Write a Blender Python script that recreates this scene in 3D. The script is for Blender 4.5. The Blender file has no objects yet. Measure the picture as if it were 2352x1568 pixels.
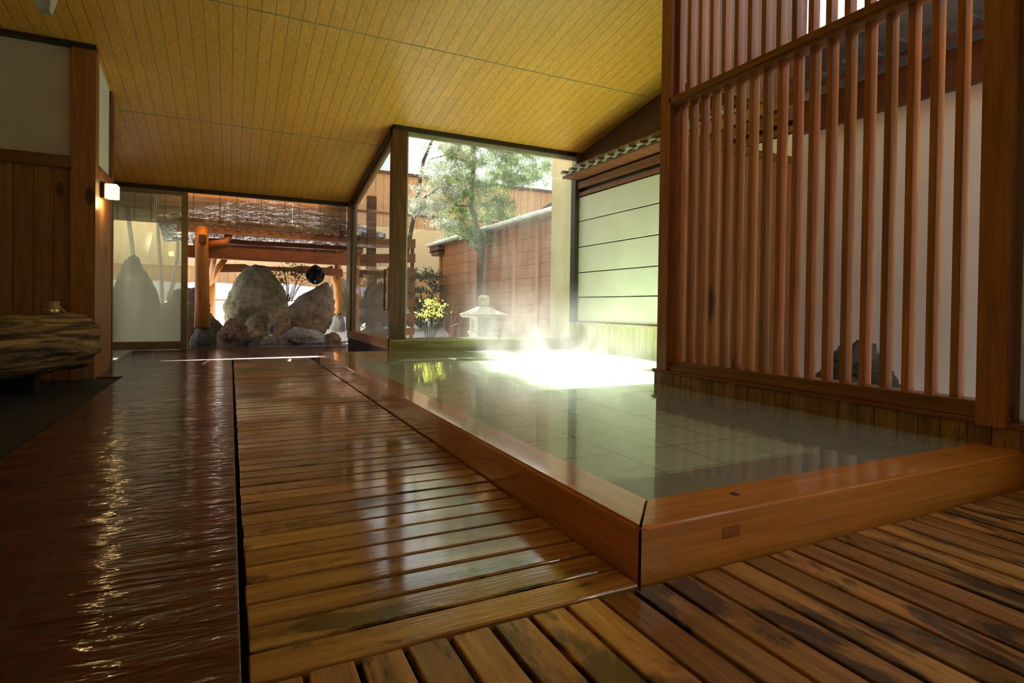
import bpy, bmesh, math, random
from mathutils import Vector, Matrix, noise, Quaternion
random.seed(7)
S = bpy.context.scene
COL = S.collection

# ------------------------------------------------------------------ camera
cam = bpy.data.cameras.new('camera'); co = bpy.data.objects.new('camera', cam); COL.objects.link(co)
R = ((0.89691446, -0.44198245, 0.0139988), (0.00800306, -0.01542737, -0.99984896), (0.44213166, 0.89689102, -0.01029982))
right, down, fwd = [Vector(v) for v in R]
m = Matrix((( right.x, -down.x, -fwd.x, 0.0), (right.y, -down.y, -fwd.y, 0.0), (right.z, -down.z, -fwd.z, 0.84), (0, 0, 0, 1)))
co.matrix_world = m
cam.sensor_width = 36.0; cam.lens = 1313.0 / 2352 * 36; cam.shift_y = -65.0 / 2352
cam.clip_start = 0.05; cam.clip_end = 200
S.camera = co
# ------------------------------------------------------------------ light
W = bpy.data.worlds.new('sky'); S.world = W; W.use_nodes = True
wn = W.node_tree.nodes; wl = W.node_tree.links
bg = wn['Background']; bg.inputs[0].default_value = (0.97, 0.97, 1.0, 1); bg.inputs[1].default_value = 1.35
SUN_DIR = Vector((-0.07, -0.72, -0.70)).normalized()
sl = bpy.data.lights.new('sun', 'SUN'); sl.energy = 44.0; sl.angle = 0.012; sl.color = (1.0, 0.93, 0.80)
so = bpy.data.objects.new('sun', sl); COL.objects.link(so); so.rotation_mode = 'QUATERNION'
so.rotation_quaternion = SUN_DIR.to_track_quat('-Z', 'Y'); so.location = (-4, 30, 25)
vs = S.view_settings
vs.view_transform = 'Standard'; vs.look = 'None'; vs.gamma = 1.0; vs.use_curve_mapping = False
vs.exposure = 0.12
S.cycles.max_bounces = 14; S.cycles.diffuse_bounces = 7; S.cycles.glossy_bounces = 4; S.cycles.transparent_max_bounces = 24
S.cycles.transmission_bounces = 8; S.cycles.volume_bounces = 0
S.cycles.sample_clamp_indirect = 6.0
S.cycles.caustics_reflective = False; S.cycles.caustics_refractive = False

# ------------------------------------------------------------------ material helpers
def nt(name):
    mt = bpy.data.materials.new(name); mt.use_nodes = True
    t = mt.node_tree; t.nodes.clear()
    return mt, t
class N:
    def __init__(s, t): s.t = t
    def n(s, kind, **kw):
        nd = s.t.nodes.new(kind)
        for k, v in kw.items():
            if k.startswith('i_'):
                key = k[2:]
                key = int(key) if key.isdigit() else key
                s.set(nd, key, v)
            else: setattr(nd, k, v)
        return nd
    def set(s, nd, key, v):
        sock = nd.inputs[key]
        if isinstance(v, bpy.types.NodeSocket): s.t.links.new(v, sock)
        else: sock.default_value = v
    def math(s, op, a, b=0.0, c=0.0, clamp=False):
        nd = s.t.nodes.new('ShaderNodeMath'); nd.operation = op; nd.use_clamp = clamp
        s.set(nd, 0, a); s.set(nd, 1, b); s.set(nd, 2, c); return nd.outputs[0]
    def ramp(s, f, stops):
        nd = s.t.nodes.new('ShaderNodeValToRGB'); cr = nd.color_ramp
        while len(cr.elements) < len(stops): cr.elements.new(0.5)
        for e, (p, c) in zip(cr.elements, stops):
            e.position = p; e.color = (c[0], c[1], c[2], 1) if len(c) == 3 else c
        s.set(nd, 0, f); return nd.outputs[0]
    def maprange(s, v, a, b, c, d):
        nd = s.t.nodes.new('ShaderNodeMapRange')
        for k, x in zip(range(5), (v, a, b, c, d)): s.set(nd, k, x)
        return nd.outputs[0]
    def mix(s, f, a, b, blend='MIX'):
        nd = s.t.nodes.new('ShaderNodeMix'); nd.data_type = 'RGBA'; nd.blend_type = blend
        s.set(nd, 0, f); s.set(nd, 6, a if isinstance(a, bpy.types.NodeSocket) else (*a, 1)); s.set(nd, 7, b if isinstance(b, bpy.types.NodeSocket) else (*b, 1))
        return nd.outputs[2]
    def noise(s, vec, scale, detail=4, rough=0.55, dist=0.0):
        nd = s.n('ShaderNodeTexNoise'); s.set(nd, 'Vector', vec); nd.inputs['Scale'].default_value = scale
        nd.inputs['Detail'].default_value = detail; nd.inputs['Roughness'].default_value = rough; nd.inputs['Distortion'].default_value = dist
        return nd.outputs['Fac']
    def coords(s, sc=(1, 1, 1), rnd=True, kind='Object'):
        tc = s.n('ShaderNodeTexCoord'); mp = s.n('ShaderNodeMapping'); mp.inputs['Scale'].default_value = sc
        s.t.links.new(tc.outputs[kind], mp.inputs['Vector'])
        if rnd:
            oi = s.n('ShaderNodeObjectInfo'); cb = s.n('ShaderNodeCombineXYZ')
            r = s.math('MULTIPLY', oi.outputs['Random'], 37.0)
            for i in range(3): s.t.links.new(r, cb.inputs[i])
            s.t.links.new(cb.outputs[0], mp.inputs['Location'])
        return mp.outputs[0]
    def bump(s, h, strength=0.3, dist=0.01, normal=None):
        nd = s.n('ShaderNodeBump'); nd.inputs['Strength'].default_value = strength; nd.inputs['Distance'].default_value = dist
        s.set(nd, 'Height', h)
        if normal is not None: s.set(nd, 'Normal', normal)
        return nd.outputs[0]
    def bsdf(s, col, rough=0.5, normal=None, metal=0.0, coat=None, spec=0.5, cn=None, coatr=0.06):
        b = s.n('ShaderNodeBsdfPrincipled')
        s.set(b, 'Base Color', col if isinstance(col, bpy.types.NodeSocket) else (*col, 1)); s.set(b, 'Roughness', rough)
        b.inputs['Metallic'].default_value = metal; s.set(b, 'Specular IOR Level', spec)
        if normal is not None: s.set(b, 'Normal', normal)
        if coat is not None:
            s.set(b, 'Coat Weight', coat); b.inputs['Coat Roughness'].default_value = coatr
            if cn is not None: s.set(b, 'Coat Normal', cn)
        return b.outputs[0]
    def schlick(s, f0, normal=None):
        g = s.n('ShaderNodeNewGeometry'); d = s.n('ShaderNodeVectorMath'); d.operation = 'DOT_PRODUCT'
        s.t.links.new(g.outputs['Incoming'], d.inputs[0]); s.t.links.new(normal if normal is not None else g.outputs['Normal'], d.inputs[1])
        c = s.math('SUBTRACT', 1.0, s.math('MINIMUM', s.math('ABSOLUTE', d.outputs['Value']), 1.0))
        return s.math('ADD', s.math('MULTIPLY', s.math('POWER', c, 5.0), 1 - f0), f0)
    def out(s, sh): 
        o = s.n('ShaderNodeOutputMaterial'); s.t.links.new(sh, o.inputs[0]); return o

def plain(name, col, rough=0.6, metal=0.0, var=0.12, scale=6.0, bump=0.1):
    mt, t = nt(name); k = N(t); c = k.coords()
    f = k.noise(c, scale, 5)
    a = tuple(x * (1 - var * 2) for x in col); b = tuple(min(1, x * (1 + var)) for x in col)
    colr = k.ramp(f, [(0.3, a), (0.7, b)])
    k.out(k.bsdf(colr, rough, k.bump(k.noise(c, scale * 6, 4), bump, 0.004), metal)); return mt

def wood(name, light, dark, axis=0, rough=0.45, grain=1.0, rnd=0.25, knots=0.0, stain=None, stain_amt=0.0, wet=False, coat=None, bump=0.25, plank=None):
    """axis = index of the grain direction; plank=(index of axis across, width)"""
    mt, t = nt(name); k = N(t)
    sc = [9.0 * grain] * 3; sc[axis] = 0.7 * grain
    c = k.coords(tuple(sc))
    f = k.noise(c, 2.2, 6, 0.62, 0.35)
    col = k.ramp(f, [(0.30, dark), (0.50, tuple((a + b) / 2 for a, b in zip(light, dark))), (0.68, light)])
    sc2 = [70.0 * grain] * 3; sc2[axis] = 2.0 * grain
    fine = k.noise(k.coords(tuple(sc2)), 1.5, 3, 0.6)
    col = k.mix(0.45, col, k.ramp(fine, [(0.35, (0.45, 0.42, 0.40)), (0.65, (1, 1, 1))]), 'MULTIPLY')
    oi = k.n('ShaderNodeObjectInfo')
    v = k.maprange(oi.outputs['Random'], 0, 1, 1 - rnd, 1 + rnd)
    hs = k.n('ShaderNodeHueSaturation'); k.set(hs, 'Color', col); k.set(hs, 'Value', v); k.set(hs, 'Hue', k.maprange(k.math('FRACT', k.math('MULTIPLY', oi.outputs['Random'], 13.7)), 0, 1, 0.492, 0.508))
    col = hs.outputs[0]
    h = k.math('MULTIPLY', fine, 0.6)
    if plank:
        ai, wd = plank
        tc = k.n('ShaderNodeTexCoord'); sp = k.n('ShaderNodeSeparateXYZ'); t.links.new(tc.outputs['Object'], sp.inputs[0])
        u = k.math('DIVIDE', sp.outputs[ai], wd)
        fr = k.math('FRACT', u); d = k.math('MINIMUM', fr, k.math('SUBTRACT', 1.0, fr))
        line = k.maprange(d, 0.0, 0.05, 1.0, 0.0)
        cell = k.n('ShaderNodeTexWhiteNoise'); cell.noise_dimensions = '1D'; k.set(cell, 'W', k.math('FLOOR', u))
        hv = k.n('ShaderNodeHueSaturation'); k.set(hv, 'Color', col); k.set(hv, 'Value', k.maprange(cell.outputs[0], 0, 1, 0.95, 1.05)); col = hv.outputs[0]
        col = k.mix(k.math('MULTIPLY', line, 0.9), col, tuple(x * 0.25 for x in dark))
        h = k.math('SUBTRACT', h, k.math('MULTIPLY', line, 2.0))
    if knots:
        vo = k.n('ShaderNodeTexVoronoi'); scv = [3.2] * 3; scv[axis] = 1.5
        k.set(vo, 'Vector', k.coords(tuple(scv))); vo.inputs['Scale'].default_value = knots
        kn = k.maprange(vo.outputs['Distance'], 0.10, 0.16, 1.0, 0.0)
        col = k.mix(k.math('MULTIPLY', kn, 0.85), col, tuple(x * 0.18 for x in dark))
    r = rough
    if stain is not None:
        ss = [3.4] * 3; ss[axis] = 1.1
        st = k.noise(k.coords(tuple(ss)), 1.6, 6, 0.65, 0.5)
        stf = k.maprange(st, 0.60 - stain_amt, 0.66 - stain_amt * 0.8, 0.0, 0.88)
        col = k.mix(stf, col, stain)
    if wet:
        g = k.n('ShaderNodeNewGeometry')
        wf = k.noise(g.outputs['Position'], 1.1, 4, 0.5, 0.3)
        r = k.maprange(wf, wet[0], wet[1], wet[2], wet[3])
        nrm = k.bump(h, bump, 0.004)
        cw = k.maprange(wf, wet[0], wet[1], 1.0, 0.0)
        k.out(k.bsdf(col, r, nrm, coat=cw, cn=k.bump(h, bump * 0.4, 0.003))); return mt
    k.out(k.bsdf(col, r, k.bump(h, bump, 0.004), coat=coat)); return mt

def rockmat(name, a, b, moss=None, amt=0.0, wet=0.45, layer=1.0, snow=0.0):
    mt, t = nt(name); k = N(t); c = k.coords((1, 1, layer))
    f = k.noise(c, 3.5, 9, 0.68, 0.4)
    col = k.ramp(f, [(0.32, b), (0.55, tuple((x + y) / 2 for x, y in zip(a, b))), (0.72, a)])
    vein = k.noise(k.coords((1.5, 1, 5 * layer)), 5, 8, 0.7, 1.5)
    col = k.mix(k.maprange(vein, 0.5, 0.62, 0, 0.6), col, tuple(x * 0.3 for x in b))
    if moss:
        g = k.n('ShaderNodeNewGeometry'); mf = k.noise(c, 2.0, 6, 0.6)
        col = k.mix(k.maprange(mf, 0.55 - amt, 0.68 - amt, 0, 0.85), col, moss)
    if snow:
        g = k.n('ShaderNodeNewGeometry'); sp = k.n('ShaderNodeSeparateXYZ'); t.links.new(g.outputs['Normal'], sp.inputs[0])
        sf = k.math('MULTIPLY', k.maprange(sp.outputs[2], 0.55, 0.8, 0, 1), k.maprange(k.noise(c, 2.5, 4), 0.42, 0.5, 0, snow))
        col = k.mix(sf, col, (0.85, 0.88, 0.93))
    n1 = k.bump(k.noise(c, 7, 10, 0.75), 1.0, 0.12)
    k.out(k.bsdf(col, wet, n1)); return mt

def glassmat(name, haze=0.03, fog=None, tint=(0.93, 0.97, 0.95), fogcol=(0.85, 0.88, 0.86)):
    mt, t = nt(name); k = N(t)
    fr = k.schlick(0.04)
    tr = k.n('ShaderNodeBsdfTransparent'); tr.inputs[0].default_value = (*tint, 1)
    gl = k.n('ShaderNodeBsdfGlossy'); gl.inputs['Roughness'].default_value = 0.01
    di = k.n('ShaderNodeBsdfTranslucent'); di.inputs[0].default_value = (*fogcol, 1)
    d2 = k.n('ShaderNodeBsdfDiffuse'); d2.inputs[0].default_value = (*fogcol, 1)
    md = k.n('ShaderNodeMixShader'); md.inputs[0].default_value = 0.5; t.links.new(di.outputs[0], md.inputs[1]); t.links.new(d2.outputs[0], md.inputs[2])
    mx = k.n('ShaderNodeMixShader')
    c = k.coords((14, 14, 1.2), rnd=False); s1 = k.noise(c, 1.0, 5, 0.6)
    s2 = k.noise(k.coords((1.6, 1.6, 1.3), rnd=False), 1.0, 4, 0.5)
    hz = k.math('MULTIPLY', k.math('ADD', k.maprange(s1, 0.35, 0.75, 0.2, 1.6), k.maprange(s2, 0.35, 0.7, 0.0, 1.2)), haze)
    if fog:
        tc = k.n('ShaderNodeTexCoord'); sp = k.n('ShaderNodeSeparateXYZ'); t.links.new(tc.outputs['Object'], sp.inputs[0])
        zz = k.math('ADD', sp.outputs[2], k.math('MULTIPLY', s2, 0.6))
        hz = k.math('ADD', hz, k.maprange(zz, fog[0], fog[1], fog[2], fog[3]))
    hz = k.math('MINIMUM', hz, 0.93)
    k.set(mx, 0, hz); t.links.new(tr.outputs[0], mx.inputs[1]); t.links.new(md.outputs[0], mx.inputs[2])
    m2 = k.n('ShaderNodeMixShader'); k.set(m2, 0, k.math('MULTIPLY', fr, 0.6)); t.links.new(mx.outputs[0], m2.inputs[1]); t.links.new(gl.outputs[0], m2.inputs[2])
    k.out(m2.outputs[0]); return mt

def watermat(name, trans, milk, mix, rip=0.03, scale=(3, 9, 1), rough=0.02, bumpd=0.01, f0=0.022):
    mt, t = nt(name); k = N(t)
    c = k.coords(scale, rnd=False)
    h = k.noise(c, 1.6, 3, 0.5, 0.6)
    nr = k.bump(h, rip, bumpd)
    fr = k.schlick(f0, nr)
    tr = k.n('ShaderNodeBsdfTransparent'); tr.inputs[0].default_value = (*trans, 1)
    di = k.n('ShaderNodeBsdfDiffuse'); di.inputs[0].default_value = (*milk, 1)
    gl = k.n('ShaderNodeBsdfGlossy'); gl.inputs['Roughness'].default_value = rough; t.links.new(nr, gl.inputs['Normal'])
    a = k.n('ShaderNodeMixShader'); a.inputs[0].default_value = mix; t.links.new(tr.outputs[0], a.inputs[1]); t.links.new(di.outputs[0], a.inputs[2])
    b = k.n('ShaderNodeMixShader'); k.set(b, 0, fr); t.links.new(a.outputs[0], b.inputs[1]); t.links.new(gl.outputs[0], b.inputs[2])
    k.out(b.outputs[0]); return mt

def emit(name, col, st):
    mt, t = nt(name); k = N(t); e = k.n('ShaderNodeEmission'); e.inputs[0].default_value = (*col, 1); e.inputs[1].default_value = st
    k.out(e.outputs[0]); return mt

def foliagemat(name, a, b, trans=0.3):
    mt, t = nt(name); k = N(t); g = k.n('ShaderNodeNewGeometry')
    col = k.ramp(g.outputs['Random Per Island'], [(0, a), (1, b)])
    d = k.n('ShaderNodeBsdfDiffuse'); t.links.new(col, d.inputs[0]); tr = k.n('ShaderNodeBsdfTranslucent'); t.links.new(col, tr.inputs[0])
    mx = k.n('ShaderNodeMixShader'); mx.inputs[0].default_value = trans; t.links.new(d.outputs[0], mx.inputs[1]); t.links.new(tr.outputs[0], mx.inputs[2])
    k.out(mx.outputs[0]); return mt

# ------------------------------------------------------------------ mesh helpers
class MB:
    def __init__(s): s.b = bmesh.new()
    def box(s, x0, x1, y0, y1, z0, z1, bev=0.0, seg=2):
        v = [s.b.verts.new((x, y, z)) for z in (z0, z1) for y in (y0, y1) for x in (x0, x1)]
        fs = [s.b.faces.new([v[i] for i in q]) for q in ((0, 2, 3, 1), (4, 5, 7, 6), (0, 1, 5, 4), (2, 6, 7, 3), (0, 4, 6, 2), (1, 3, 7, 5))]
        if bev > 0:
            es = list({e for f in fs for e in f.edges})
            bmesh.ops.bevel(s.b, geom=es, offset=bev, segments=seg, affect='EDGES', profile=0.5)
        return s
    def hexa(s, pts):
        """eight points: bottom ring then top ring"""
        v = [s.b.verts.new(p) for p in pts]
        for q in ((3, 2, 1, 0), (4, 5, 6, 7), (0, 1, 5, 4), (1, 2, 6, 5), (2, 3, 7, 6), (3, 0, 4, 7)): s.b.faces.new([v[i] for i in q])
        return s
    def slope(s, x0, x1, y0, y1, zf, th, up=True):
        a, b = zf(y0), zf(y1)
        lo = [(x0, y0, a), (x1, y0, a), (x1, y1, b), (x0, y1, b)]
        return s.hexa(lo + [(x, y, z + th) for x, y, z in lo])
    def prism(s, prof, axis, a, b):
        """extrude a closed profile of 2-tuples along axis"""
        def P(u, v, w):
            return {0: (w, u, v), 1: (u, w, v), 2: (u, v, w)}[axis]
        A = [s.b.verts.new(P(u, v, a)) for u, v in prof]; B = [s.b.verts.new(P(u, v, b)) for u, v in prof]
        n = len(prof)
        s.b.faces.new(A); s.b.faces.new(list(reversed(B)))
        for i in range(n): s.b.faces.new([A[i], B[i], B[(i + 1) % n], A[(i + 1) % n]])
        return s
    def tube(s, pts, rad, n=10, cap=True, wob=0.0, seed=0):
        pts = [Vector(p) for p in pts]; rads = rad if isinstance(rad, (list, tuple)) else [rad] * len(pts)
        rings = []; up = None
        for i, p in enumerate(pts):
            d = (pts[min(i + 1, len(pts) - 1)] - pts[max(i - 1, 0)]).normalized()
            if up is None: up = Vector((0, 0, 1)) if abs(d.z) < 0.9 else Vector((1, 0, 0))
            u = d.cross(up).normalized(); w = u.cross(d).normalized(); up = w
            ring = []
            for j in range(n):
                a = 2 * math.pi * j / n; r = rads[i]
                if wob: r *= 1 + wob * noise.noise(Vector((math.cos(a) * 1.3 + seed, math.sin(a) * 1.3, i * 0.7 + seed)))
                ring.append(s.b.verts.new(p + (u * math.cos(a) + w * math.sin(a)) * r))
            rings.append(ring)
        for i in range(len(rings) - 1):
            for j in range(n): s.b.faces.new([rings[i][j], rings[i][(j + 1) % n], rings[i + 1][(j + 1) % n], rings[i + 1][j]])
        if cap: s.b.faces.new(list(reversed(rings[0]))); s.b.faces.new(rings[-1])
        return s
    def lathe(s, prof, c, n=32, sq=0.0):
        rings = []
        for r, z in prof:
            ring = []
            for j in range(n):
                a = 2 * math.pi * j / n
                rr = r
                if sq: rr = r * (1 + sq * (1 / max(abs(math.cos(a)), abs(math.sin(a))) - 1))
                ring.append(s.b.verts.new((c[0] + rr * math.cos(a), c[1] + rr * math.sin(a), c[2] + z)))
            rings.append(ring)
        for i in range(len(rings) - 1):
            for j in range(n): s.b.faces.new([rings[i][j], rings[i][(j + 1) % n], rings[i + 1][(j + 1) % n], rings[i + 1][j]])
        s.b.faces.new(list(reversed(rings[0]))); s.b.faces.new(rings[-1]); return s
    def grid(s, x0, x1, y0, y1, nx, ny, zf):
        v = [[s.b.verts.new((x0 + (x1 - x0) * i / nx, y0 + (y1 - y0) * j / ny, 0)) for i in range(nx + 1)] for j in range(ny + 1)]
        for r in v:
            for q in r: q.co.z = zf(q.co.x, q.co.y)
        for j in range(ny):
            for i in range(nx): s.b.faces.new([v[j][i], v[j][i + 1], v[j + 1][i + 1], v[j + 1][i]])
        return s
    def blade(s, p, d, L, w):
        d = d.normalized(); u = d.cross(Vector((random.uniform(-1, 1), random.uniform(-1, 1), random.uniform(-1, 1)))).normalized() * w
        a = s.b.verts.new(p - u); b = s.b.verts.new(p + u); c = s.b.verts.new(p + d * L + u * 0.2); e = s.b.verts.new(p + d * L - u * 0.2)
        s.b.faces.new([a, b, c, e]); return s
    def xform(s, mat):
        bmesh.ops.transform(s.b, matrix=mat, verts=s.b.verts); return s
    def build(s, name, mat, parent=None, smooth=False, local=False, recalc=True):
        me = bpy.data.meshes.new(name)
        if parent is not None and not local:
            o = Vector(parent.matrix_basis.translation) if parent.parent is None else Vector(parent.parent.matrix_basis.translation)
            bmesh.ops.translate(s.b, verts=s.b.verts, vec=-o)
        if recalc: bmesh.ops.recalc_face_normals(s.b, faces=s.b.faces)
        s.b.to_mesh(me); s.b.free()
        if smooth:
            for p in me.polygons: p.use_smooth = True
        ob = bpy.data.objects.new(name, me); COL.objects.link(ob)
        if mat: me.materials.append(mat)
        if parent is not None: ob.parent = parent
        return ob

def tag(o, label, cat, group=None, kind=None):
    o['label'] = label; o['category'] = cat
    if group: o['group'] = group
    if kind: o['kind'] = kind
    return o
def thing(name, label, cat, loc=(0, 0, 0), group=None, kind=None):
    o = bpy.data.objects.new(name, None); COL.objects.link(o); o.location = loc; o.empty_display_size = 0.1
    return tag(o, label, cat, group, kind)
def struct(name, label, cat, loc=None):
    o = bpy.data.objects.new(name, None); COL.objects.link(o); o.location = loc or (0, 0, 0)
    return tag(o, label, cat, kind='structure')
def st(o, label, cat): return tag(o, label, cat, kind='structure')

def CZ(y): return 3.4825 - 0.184 * (y - 8.365)

# ------------------------------------------------------------------ materials
M_ceil = wood('ceiling_boards', (0.90, 0.45, 0.068), (0.83, 0.395, 0.052), axis=1, rough=0.36, rnd=0.0, plank=(0, 0.132), bump=0.12, grain=0.6)
M_strip = plain('ceiling_strip', (0.30, 0.30, 0.17), 0.5, var=0.2, scale=3)
M_deck = wood('deck_boards_wet', (0.66, 0.37, 0.11), (0.25, 0.115, 0.028), axis=0, rough=0.2, rnd=0.3, stain=(0.028, 0.017, 0.007), stain_amt=0.02, wet=(0.40, 0.62, 0.06, 0.38), bump=0.35)
M_deck2 = wood('deck_boards_worn', (0.74, 0.41, 0.125), (0.33, 0.155, 0.042), axis=1, rough=0.4, rnd=0.35, stain=(0.030, 0.021, 0.010), stain_amt=0.09, wet=(0.30, 0.5, 0.12, 0.5), bump=0.35)
M_rim = wood('bath_rim_wood', (0.86, 0.36, 0.075), (0.70, 0.26, 0.045), axis=0, rough=0.22, rnd=0.02, bump=0.05, coat=0.35, grain=0.5)
M_rimy = wood('bath_rim_wood_long', (0.86, 0.36, 0.075), (0.70, 0.26, 0.045), axis=1, rough=0.22, rnd=0.02, bump=0.05, coat=1.0, grain=0.5)
M_step = wood('submerged_wood', (0.16, 0.10, 0.03), (0.03, 0.018, 0.005), axis=0, rough=0.5, rnd=0.0)
M_latt = wood('lattice_wood', (0.66, 0.27, 0.070), (0.40, 0.145, 0.032), axis=2, rough=0.42, rnd=0.22, bump=0.12, knots=0.5)
M_latty = wood('lattice_rail_wood', (0.42, 0.17, 0.042), (0.26, 0.09, 0.02), axis=1, rough=0.38, rnd=0.1, bump=0.1)
M_base = wood('plinth_wood', (0.58, 0.34, 0.11), (0.28, 0.15, 0.045), axis=2, rough=0.5, rnd=0.3, stain=(0.035, 0.03, 0.015), stain_amt=0.0)
M_cedar = wood('cedar_boards', (0.40, 0.17, 0.045), (0.26, 0.10, 0.022), axis=2, rough=0.5, rnd=0.0, knots=1.0, plank=(0, 0.17))
M_cedarx = wood('partition_boards', (0.30, 0.14, 0.04), (0.18, 0.07, 0.018), axis=2, rough=0.5, rnd=0.0, plank=(0, 0.15))
M_cedary = wood('cedar_post_side', (0.50, 0.27, 0.10), (0.33, 0.15, 0.05), axis=2, rough=0.5, rnd=0.1, knots=0.9)
M_post = wood('dark_frame_wood', (0.20, 0.10, 0.028), (0.07, 0.032, 0.008), axis=2, rough=0.45, rnd=0.1)
M_sill = wood('mossy_sill_wood', (0.46, 0.38, 0.13), (0.22, 0.16, 0.045), axis=0, rough=0.5, rnd=0.05, stain=(0.03, 0.028, 0.012), stain_amt=-0.02)
M_sillr = wood('pale_base_boards', (0.62, 0.54, 0.28), (0.46, 0.37, 0.16), axis=2, rough=0.5, rnd=0.05, plank=(1, 0.15))
M_alu = plain('bronze_aluminium', (0.34, 0.29, 0.17), 0.35, metal=0.6, var=0.06, bump=0.02)
M_dark = plain('blackened_header', (0.035, 0.026, 0.014), 0.4, var=0.2)
M_plaster = plain('cream_plaster', (0.60, 0.54, 0.40), 0.85, var=0.05, scale=2, bump=0.15)
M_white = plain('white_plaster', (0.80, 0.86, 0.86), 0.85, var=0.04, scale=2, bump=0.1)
M_yell = plain('yellow_stucco', (0.78, 0.64, 0.33), 0.85, var=0.05, scale=30, bump=0.4)
M_panel = plain('pale_wall_panel', (0.77, 0.73, 0.60), 0.5, var=0.04, scale=2, bump=0.05)
M_brass = plain('brass', (0.55, 0.38, 0.12), 0.25, metal=1.0, var=0.1)
M_black = plain('black_iron', (0.015, 0.015, 0.015), 0.4, metal=0.6)
M_tilecap = plain('grey_roof_tile', (0.30, 0.28, 0.24), 0.5, var=0.25, scale=9)
M_tiled = plain('dark_slate_tile', (0.07, 0.075, 0.08), 0.35, var=0.25, scale=9)
M_bamboo = wood('bamboo_blind', (0.56, 0.37, 0.17), (0.32, 0.19, 0.08), axis=0, rough=0.5, rnd=0.1)
M_pav = wood('pavilion_log', (0.62, 0.26, 0.05), (0.42, 0.15, 0.028), axis=2, rough=0.45, rnd=0.15, knots=0.4)
M_pavb = wood('pavilion_beam', (0.30, 0.11, 0.035), (0.14, 0.05, 0.015), axis=0, rough=0.5, rnd=0.15)
M_pavd = wood('pavilion_rafter', (0.16, 0.06, 0.022), (0.07, 0.028, 0.010), axis=1, rough=0.5, rnd=0.2)
M_fence = wood('fence_boards', (0.80, 0.50, 0.23), (0.66, 0.37, 0.15), axis=2, rough=0.7, rnd=0.0, plank=(0, 0.22))
M_fence2 = plain('pale_fence_panel', (0.80, 0.60, 0.34), 0.7, var=0.06, scale=1.5)
M_red = wood('red_brown_siding', (0.46, 0.17, 0.075), (0.30, 0.10, 0.042), axis=1, rough=0.6, rnd=0.0, plank=(2, 0.30))
M_redp = wood('red_brown_post', (0.50, 0.20, 0.09), (0.34, 0.12, 0.05), axis=2, rough=0.6, rnd=0.1)
M_screen = wood('screen_wood', (0.26, 0.085, 0.035), (0.15, 0.045, 0.018), axis=0, rough=0.55, rnd=0.15)
M_snow = plain('snow', (0.88, 0.90, 0.95), 0.9, var=0.02, scale=3, bump=0.3)
M_stoneL = plain('pale_granite', (0.66, 0.63, 0.52), 0.8, var=0.12, scale=20, bump=0.5)
M_slab = plain('pale_step_stone', (0.48, 0.46, 0.42), 0.35, var=0.15, scale=5)
M_gravel = rockmat('garden_ground', (0.30, 0.25, 0.20), (0.09, 0.08, 0.06), wet=0.4)
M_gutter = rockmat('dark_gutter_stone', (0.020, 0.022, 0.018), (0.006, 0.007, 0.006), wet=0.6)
M_bark = rockmat('bark', (0.20, 0.13, 0.08), (0.06, 0.04, 0.03), wet=0.8)
M_pine = foliagemat('pine_needles', (0.06, 0.12, 0.04), (0.26, 0.34, 0.13), 0.4)
M_frost = foliagemat('snowy_needles', (0.20, 0.24, 0.17), (0.75, 0.78, 0.72), 0.3)
M_leaf = foliagemat('dark_leaves', (0.03, 0.06, 0.02), (0.14, 0.20, 0.07), 0.3)
M_yleaf = foliagemat('yellow_leaves', (0.55, 0.60, 0.10), (0.85, 0.90, 0.25), 0.5)
M_twig = plain('reddish_twigs', (0.40, 0.16, 0.08), 0.7)
M_glass = glassmat('clear_glass', 0.010, fog=(0.45, 1.2, 0.035, 0.0))
M_glassd = glassmat('door_glass', 0.012, fog=(0.4, 1.6, 0.14, 0.0))
M_glassf = glassmat('fogged_glass', 0.05, fog=(0.3, 2.6, 0.62, 0.0), tint=(0.84, 0.90, 0.80), fogcol=(0.90, 0.92, 0.80))
M_water = watermat('milky_bath_water', (0.92, 0.99, 0.94), (0.80, 0.95, 0.84), 0.34, rip=0.10, scale=(2.0, 5.0, 1), rough=0.03, f0=0.035)
M_water2 = watermat('garden_bath_water', (0.5, 0.55, 0.5), (0.30, 0.30, 0.28), 0.45, rip=0.25, scale=(2.0, 6.0, 1), rough=0.06)
M_lamp = emit('lamp_glow', (1.0, 0.74, 0.27), 3.2)

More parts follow.
